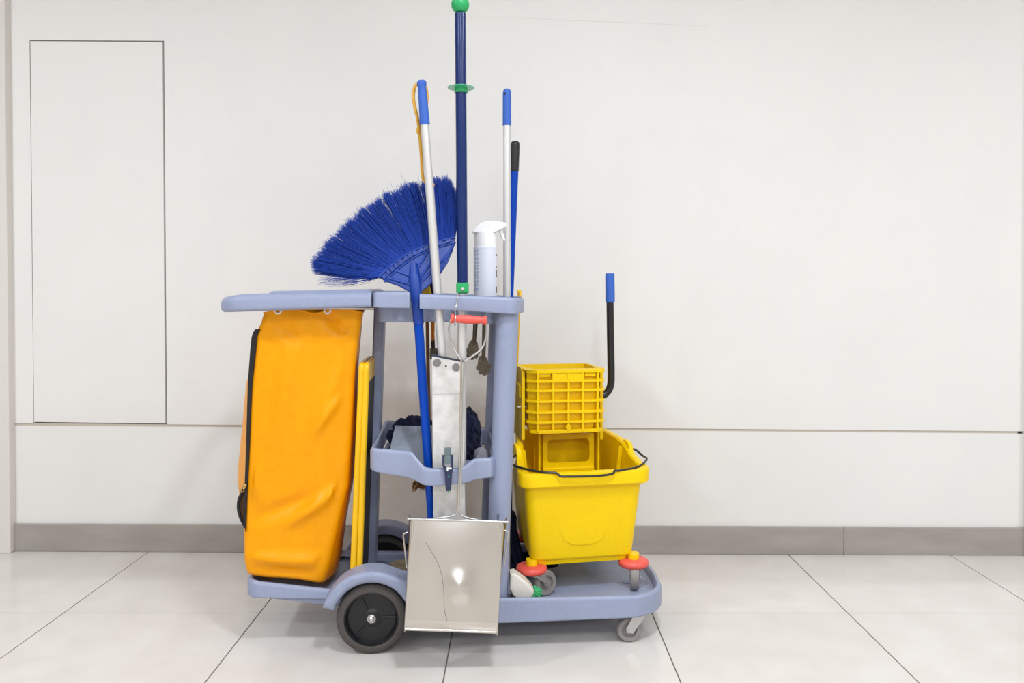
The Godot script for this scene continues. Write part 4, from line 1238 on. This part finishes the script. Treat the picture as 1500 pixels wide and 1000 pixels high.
func back_poles() -> void:
	var t := thing("tool_pole", "white metal tool pole with blue grip standing behind the spray can", "pole", Vector3(0.222, 0.1135, 0.02), CT)
	var a := Vector3(0.222, 0.1135, 0.018); var e := Vector3(0.2255, 1.600, 0.0)
	var b := MB.new()
	b.tube(line(a, Vector3(0.2253, 1.494, -0.0025)), 0.0115, 18)
	part(t, "pole", b, M.alu)
	grip(t, Vector3(0.2253, 1.4905, -0.0025), Vector3(0.0003, 1.0, 0.002), 0.0128, 0.109, M.blue_grip)
	t = thing("string_mop", "bright blue mop pole with black grip, navy yarn head down on the deck", "mop", Vector3(0.236, 0.115, -0.1), CT)
	a = Vector3(0.2355, 0.25, -0.1); e = Vector3(0.2585, 1.458, -0.1)
	b = MB.new()
	b.tube(line(a, Vector3(0.2395, 0.97, -0.1)), 0.0128, 18)
	b.tube(line(Vector3(0.2395, 0.97, -0.1), e - Vector3(0.0005, 0.03, 0)), 0.0129, 18)
	part(t, "pole", b, M.blue_tube)
	grip(t, Vector3(0.2545, 1.366, -0.1), Vector3(0.004, 0.092, 0), 0.0145, 0.0945, M.black_metal)
	b = MB.new()
	b.box(Vector3(0.2355, 0.262, -0.1), Vector3(0.05, 0.05, 0.07), 0.008)
	part(t, "yarn_clamp", b, M.navy_cloth)
	var rng := RandomNumberGenerator.new()
	rng.seed = 8
	b = MB.new()
	for n in 190:
		var s := Vector3(0.2355 + rng.randf_range(-0.014, 0.014), rng.randf_range(0.245, 0.28), -0.1 + rng.randf_range(-0.025, 0.03))
		var g := Vector3(s.x + rng.randf_range(-0.012, 0.036), 0.123 + rng.randf() * 0.03, clampf(s.z + rng.randf_range(-0.03, 0.07), -0.15, -0.018))
		var run := g + Vector3(rng.randf_range(-0.01, 0.13), rng.randf_range(-0.004, 0.012), 0.0)
		run.y = maxf(run.y, 0.1225)
		run.z = clampf(run.z, -0.10, -0.02)
		b.tube(spline([s, s.lerp(g, 0.5) + Vector3(rng.randf_range(-0.014, -0.002), 0.02, rng.randf_range(-0.01, 0.015)), g, run], 4), 0.0042, 6)
	part(t, "yarn", b, M.navy_cloth, 60.0, "stuff")

# ------------------------------------------------------------------ small things
func board(t: Node3D, called: String, foot: Vector3, height: float, width: float, thick: float, lean: float, m: Material) -> Node3D:
	var b := MB.new()
	b.xf = Transform3D(Basis(Vector3.BACK, lean) * Basis(Vector3(0, 0, 1), Vector3(0, 1, 0), Vector3(-1, 0, 0)), foot)
	var poly := PackedVector2Array()
	for p in rrect(width, height, 0.02, 5, Vector2(0, height / 2)): poly.append(p)
	b.prism(poly, -thick / 2, thick / 2, thick * 0.35)
	return part(t, called, b, m, 50.0)

func signs() -> void:
	var t := thing("folded_floor_sign", "folded yellow floor sign standing edge-on between the waste bag and the left post", "sign", Vector3(-0.22, 0.146, 0), CT)
	board(t, "board", Vector3(-0.2225, 0.146, 0.05), 0.645, 0.25, 0.0165, -0.046, M.sign)
	var right := board(t, "board", Vector3(-0.2045, 0.146, 0.05), 0.645, 0.25, 0.0165, -0.038, M.sign)
	var b := MB.new()
	b.tube(line(Vector3(-0.186, 0.785, 0.155), Vector3(-0.186, 0.785, -0.05)), 0.006, 10)
	part(t, "hinge", b, M.wood)
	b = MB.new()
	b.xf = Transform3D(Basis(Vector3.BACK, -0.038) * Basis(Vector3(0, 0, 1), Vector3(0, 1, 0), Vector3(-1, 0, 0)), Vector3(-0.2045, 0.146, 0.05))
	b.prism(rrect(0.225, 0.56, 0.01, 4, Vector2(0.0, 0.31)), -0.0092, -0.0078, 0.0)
	part(right, "shade_panel", b, M.zip)  # black sheet that paints the shade on the right board's outer face
	t = thing("yellow_panel", "thin yellow plastic panel hanging behind the right end of the tray", "panel", Vector3(0.27, 0.6, -0.262), CT)
	b = MB.new()
	b.xf = Transform3D(Basis(Vector3.BACK, -0.0345) * Basis(Vector3(0, 0, 1), Vector3(0, 1, 0), Vector3(-1, 0, 0)), Vector3(0.2700, 0.60, -0.262))
	b.prism(rrect(0.10, 0.385, 0.015, 4, Vector2(0, 0.1925)), -0.002, 0.002, 0.0008)
	part(t, "panel_sheet", b, M.sign)
	b = MB.new()
	b.xf = Transform3D(Basis(Vector3(0, 0, 1), Vector3(0, 1, 0), Vector3(-1, 0, 0)), Vector3(0.2835, 0.975, -0.262))
	b.prism(rrect(0.05, 0.034, 0.012, 5), -0.0065, 0.005, 0.003)
	part(t, "hanging_tab", b, M.sign)

func spray() -> void:
	var t := thing("spray_bottle", "white spray can with trigger cap standing in the top tray", "bottle", Vector3(0.157, 0.909, 0.07), CT)
	var at := Transform3D(Basis(), Vector3(0.1565, 0, 0.07))
	var b := MB.new()
	b.lathe([[0.0, 0.9128], [0.033, 0.9128], [0.0345, 0.915], [0.0345, 1.112], [0.0352, 1.114], [0.0352, 1.118], [0.0335, 1.120], [0.0, 1.120]], 40, at)
	var body := part(t, "body", b, M.can, 35.0)
	b = MB.new()
	b.lathe([[0.0, 1.118], [0.0325, 1.118], [0.0322, 1.160], [0.029, 1.166], [0.0, 1.168]], 40, at)
	part(t, "neck", b, M.white_plastic, 35.0)
	# trigger head
	b = MB.new()
	var poly := PackedVector2Array([Vector2(0.1195, 1.1600), Vector2(0.1195, 1.1650), Vector2(0.128, 1.178), Vector2(0.140, 1.188), Vector2(0.157, 1.1935), Vector2(0.190, 1.1930), Vector2(0.211, 1.1900), Vector2(0.2165, 1.185), Vector2(0.2155, 1.177), Vector2(0.206, 1.172), Vector2(0.190, 1.1640), Vector2(0.180, 1.1600)])
	b.prism(poly, 0.045, 0.095, 0.0022)
	part(t, "spray_head", b, M.white_plastic, 50.0)
	b = MB.new()
	b.xf = Transform3D(Basis(), Vector3(0, 0, 0))
	b.prism(PackedVector2Array([Vector2(0.196, 1.169), Vector2(0.207, 1.174), Vector2(0.209, 1.160), Vector2(0.2155, 1.139), Vector2(0.2105, 1.1345), Vector2(0.2025, 1.150)]), 0.058, 0.082, 0.003)
	part(t, "trigger", b, M.white_plastic, 40.0)
	# printing on the label: a column of small type at the left, marks at the right
	var rng := RandomNumberGenerator.new()
	rng.seed = 4
	var curved := func(a0: float, a1: float, y0: float, y1: float, m: Material):
		var mb := MB.new()
		var g := []
		for i in 4:
			var a := deg_to_rad(lerpf(a0, a1, i / 3.0))
			g.append(PackedVector3Array([at * Vector3(sin(a) * 0.0347, y0, cos(a) * 0.0347), at * Vector3(sin(a) * 0.0347, y1, cos(a) * 0.0347)]))
		mb.sheet(g, 0.0003)
		part(body, "label_print", mb, m, 60.0)
	var y := 0.99
	while y < 1.105:
		var h := rng.randf_range(0.006, 0.014)
		curved.call(-68 + rng.randf() * 4, -55 - rng.randf() * 3, y, y + h * 0.75, M.print_blue)
		curved.call(-50, -40 + rng.randf() * 3, y + 0.002, y + h * 0.7, M.print_blue)
		y += h
	for e in [[0.985, 1.003], [1.03, 1.052], [1.058, 1.062], [1.092, 1.098]]: curved.call(60, 76, e[0], e[1], M.print_brown)

func lump(c: Vector3, r: Vector3, sd: int, amp: float, freq: float) -> MB:
	var fn := FastNoiseLite.new()
	fn.seed = sd; fn.frequency = freq; fn.fractal_octaves = 3
	var b := MB.new()
	var rings := []
	for i in 25:
		var a := lerpf(-PI / 2 + 0.02, PI / 2 - 0.02, i / 24.0)
		var q := PackedVector3Array()
		for k in 36:
			var w := TAU * k / 36
			var d := Vector3(cos(a) * cos(w), sin(a), cos(a) * sin(w))
			var ridge := 1.0 - absf(fn.get_noise_3dv(d)) * 2.0
			var p := c + d * r * (1.0 + amp * (ridge - 0.6))
			p.y = maxf(p.y, c.y - r.y * 0.62)
			q.append(p)
		rings.append(q)
	b.loft(rings)
	return b

func shelf_things() -> void:
	var t := thing("cloth", "dark navy cloth heaped on the left of the middle shelf", "cloth", Vector3(-0.07, 0.493, -0.03), CT)
	part(t, "folds", lump(Vector3(-0.055, 0.536, -0.03), Vector3(0.080, 0.066, 0.10), 3, 0.35, 1.6), M.navy_cloth, 60.0)
	t = thing("cloth", "dark navy cloth heaped on the right of the middle shelf beside the post", "cloth", Vector3(0.115, 0.493, 0.0), CT)
	part(t, "folds", lump(Vector3(0.109, 0.546, 0.0), Vector3(0.036, 0.085, 0.09), 9, 0.28, 1.3), M.navy_cloth, 60.0)
	t = thing("cloth", "smooth grey cloth draped over the front of the navy cloth heap", "cloth", Vector3(-0.04, 0.5, 0.1), CT)
	var g := []
	for i in 19:
		var u := i / 18.0
		var row := PackedVector3Array()
		for j in 13:
			var v := j / 12.0
			var x := lerpf(lerpf(-0.124, 0.02, u), lerpf(-0.108, 0.022, u), v)
			row.append(Vector3(x, 0.500 + 0.093 * pow(v, 0.85) + 0.004 * sin(u * 7.0) * (1 - v) - 0.01 * sin(u * PI) * sin(v * PI), lerpf(0.17, 0.055, v) + 0.012 * sin(u * PI)))
		g.append(row)
	var b := MB.new(); b.sheet(g, 0.004)
	part(t, "sheet", b, M.grey_cloth, 60.0)
	t = thing("cup", "small grey plastic cup lying on the shelf against the right post", "cup", Vector3(0.15, 0.493, 0.03), CT)
	b = MB.new()
	b.lathe([[0.0, 0.0], [0.017, 0.0], [0.021, 0.06], [0.019, 0.06], [0.0155, 0.004], [0.0, 0.004]], 24, axis_to(Vector3(0.1415, 0.5145, 0.172), Vector3(0.0, 0.02, -1)))
	part(t, "cup_wall", b, M.grey_plastic)
	t = thing("sponge", "yellow sponge lying in the tray behind the broom socket", "sponge", Vector3(-0.01, 0.9605, 0.1), CT)
	b = MB.new()
	b.box(Vector3(-0.022, 0.9665, 0.1), Vector3(0.05, 0.10, 0.03), 0.006, Basis(Vector3.BACK, 0.25))
	part(t, "foam", b, M.sponge)
	t = thing("pouch", "small dark navy pouch with green edge standing in the tray", "pouch", Vector3(0.01, 0.912, 0.06), CT)
	b = MB.new()
	b.box(Vector3(0.008, 0.972, 0.06), Vector3(0.03, 0.12, 0.02), 0.004)
	part(t, "packet", b, M.navy_cloth)
	b = MB.new()
	b.box(Vector3(0.0245, 0.972, 0.06), Vector3(0.003, 0.11, 0.016), 0.001)
	part(t, "edge_strip", b, M.green)

func deck_things() -> void:
	var t := thing("scrub_brush", "cream scrubbing brush with green bristles lying by the bucket's front castor", "brush", Vector3(0.25, 0.112, 0.19), CT)
	var b := MB.new()
	var d := 0.174
	b.prism(PackedVector2Array([Vector2(0.2200, 0.200), Vector2(0.2320, 0.203), Vector2(0.2500, 0.19), Vector2(0.2720, 0.172), Vector2(0.2850, 0.156), Vector2(0.2870, 0.144), Vector2(0.2790, 0.130), Vector2(0.2620, 0.121), Vector2(0.2440, 0.123), Vector2(0.2260, 0.140), Vector2(0.2170, 0.16)]), d - 0.005, d + 0.045, 0.0065)
	var body := part(t, "body", b, M.cream, 60.0)
	b = MB.new()
	b.prism(PackedVector2Array([Vector2(0.2250, 0.141), Vector2(0.2440, 0.1225), Vector2(0.2630, 0.1195), Vector2(0.2620, 0.1165), Vector2(0.2430, 0.1185), Vector2(0.2220, 0.137)]), d - 0.004, d + 0.043, 0.0)
	part(body, "sole", b, M.zip)
	b = MB.new()
	var rng := RandomNumberGenerator.new()
	rng.seed = 6
	for i in 10:
		for k in 14:
			var u := i / 9.0
			var p := Vector3(lerpf(0.287, 0.268, u), lerpf(0.150, 0.1225, u), d + lerpf(0.0, 0.042, k / 13.0)) + Vector3(rng.randf(), rng.randf(), rng.randf()) * 0.002
			var q := p + Vector3(0.021, -0.010, 0.0) + Vector3(rng.randfn(), rng.randfn(), rng.randfn()) * 0.0015
			q.y = maxf(q.y, 0.1145)
			b.tube(line(p, q), [0.0016, 0.0011], 5)
	part(t, "bristles", b, M.scrub_green, 50.0, "stuff")
	t = thing("rope", "short coil of beige rope lying on the deck behind the wheel arch", "rope", Vector3(-0.095, 0.112, -0.03), CT)
	b = MB.new()
	var pts := []
	for k in 15:
		var a := lerpf(0.0, PI * 1.9, k / 14.0)
		pts.append(Vector3(-0.09 + cos(a) * 0.036, 0.1275 + 0.010 * sin(a * 0.5), -0.06 + sin(a) * 0.03))
	b.tube(spline(pts, 4), 0.0125, 12)
	part(t, "strand", b, M.rope, 60.0)

func hanging_things() -> void:
	# tongs under the tray
	var t := thing("tongs", "tarnished metal tongs with scalloped tips hanging under the tray", "tongs", Vector3(0.145, 0.74, 0.1), CT)
	for a in [[Vector2(0.127, 0.901), Vector2(0.122, 0.835), 0.10, -0.1], [Vector2(0.153, 0.901), Vector2(0.149, 0.79), 0.112, 0.15]]:
		var b := MB.new()
		var p0: Vector2 = a[0]; var p1: Vector2 = a[1]
		b.tube(PackedVector3Array([Vector3(p0.x, p0.y, a[2]), Vector3(p1.x, p1.y, a[2])]), [0.0075, 0.0055], 10)
		b.xf = Transform3D(Basis(Vector3.BACK, a[3]), Vector3(p1.x + (-0.004 if a[3] < 0 else 0.001), p1.y - 0.022, a[2]))
		var poly := PackedVector2Array()
		for k in 5:
			var w := lerpf(-PI * 0.97, -PI * 0.03, k / 4.0)
			var c := Vector2(cos(w) * 0.015, sin(w) * 0.020 + 0.004)
			for m in 7:
				var v := w - PI / 2 * 0.9 + PI * 0.9 * m / 6.0
				poly.append(c + Vector2.from_angle(v) * 0.0075)
		poly.append(Vector2(0.012, 0.028)); poly.append(Vector2(0.005, 0.036)); poly.append(Vector2(-0.005, 0.036)); poly.append(Vector2(-0.012, 0.028))
		var hull := Geometry2D.merge_polygons(poly, rrect(0.02, 0.03, 0.004, 2))
		var best := PackedVector2Array()
		for h in hull:
			if h.size() > best.size(): best = h
		b.prism(best, -0.002, 0.003, 0.001)
		part(t, "arm", b, M.tongs, 40.0)
	# straw hand broom behind the trolley
	t = thing("straw_brush", "slim straw brush on a brown stick hanging behind the trolley", "brush", Vector3(-0.02, 0.31, -0.283), CT)
	var b := MB.new()
	b.tube(line(Vector3(-0.0255, 1.0, -0.272), Vector3(-0.016, 0.40, -0.285)), 0.0062, 10)
	part(t, "stick", b, M.wood)
	b = MB.new()
	var rng := RandomNumberGenerator.new()
	rng.seed = 31
	for n in 90:
		var s := Vector3(-0.018 + rng.randf_range(-0.006, 0.006), rng.randf_range(0.40, 0.43), -0.285 + rng.randf_range(-0.006, 0.006))
		var e := Vector3(rng.randf_range(-0.078, -0.022), rng.randf_range(0.313, 0.345), -0.285 + rng.randf_range(-0.02, 0.015))
		b.tube(line(s, e), [0.0012, 0.0018], 5)
	part(t, "straw", b, M.straw, 50.0, "stuff")
	b = MB.new()
	b.tube(line(Vector3(-0.0165, 0.436, -0.285), Vector3(-0.018, 0.408, -0.285)), 0.010, 12)
	part(t, "binding", b, M.wood)
	# scraper
	t = thing("scraper", "small scraper with orange handle and black collar hanging behind the flat mop pole", "scraper", Vector3(-0.004, 0.76, -0.265), CT)
	b = MB.new()
	b.tube(PackedVector3Array([Vector3(-0.0055, 0.93, -0.265), Vector3(-0.0052, 0.90, -0.265), Vector3(-0.005, 0.855, -0.265), Vector3(-0.005, 0.848, -0.265), Vector3(-0.005, 0.822, -0.265)]), [0.0055, 0.0065, 0.0062, 0.0052, 0.0065], 12)
	part(t, "handle", b, M.orange)
	b = MB.new()
	b.tube(line(Vector3(-0.005, 0.824, -0.265), Vector3(-0.004, 0.796, -0.265)), 0.0065, 12)
	part(t, "collar", b, M.black_metal)
	b = MB.new()
	b.box(Vector3(0.0, 0.779, -0.265), Vector3(0.03, 0.036, 0.002), 0.0008)
	part(t, "blade", b, M.tongs)
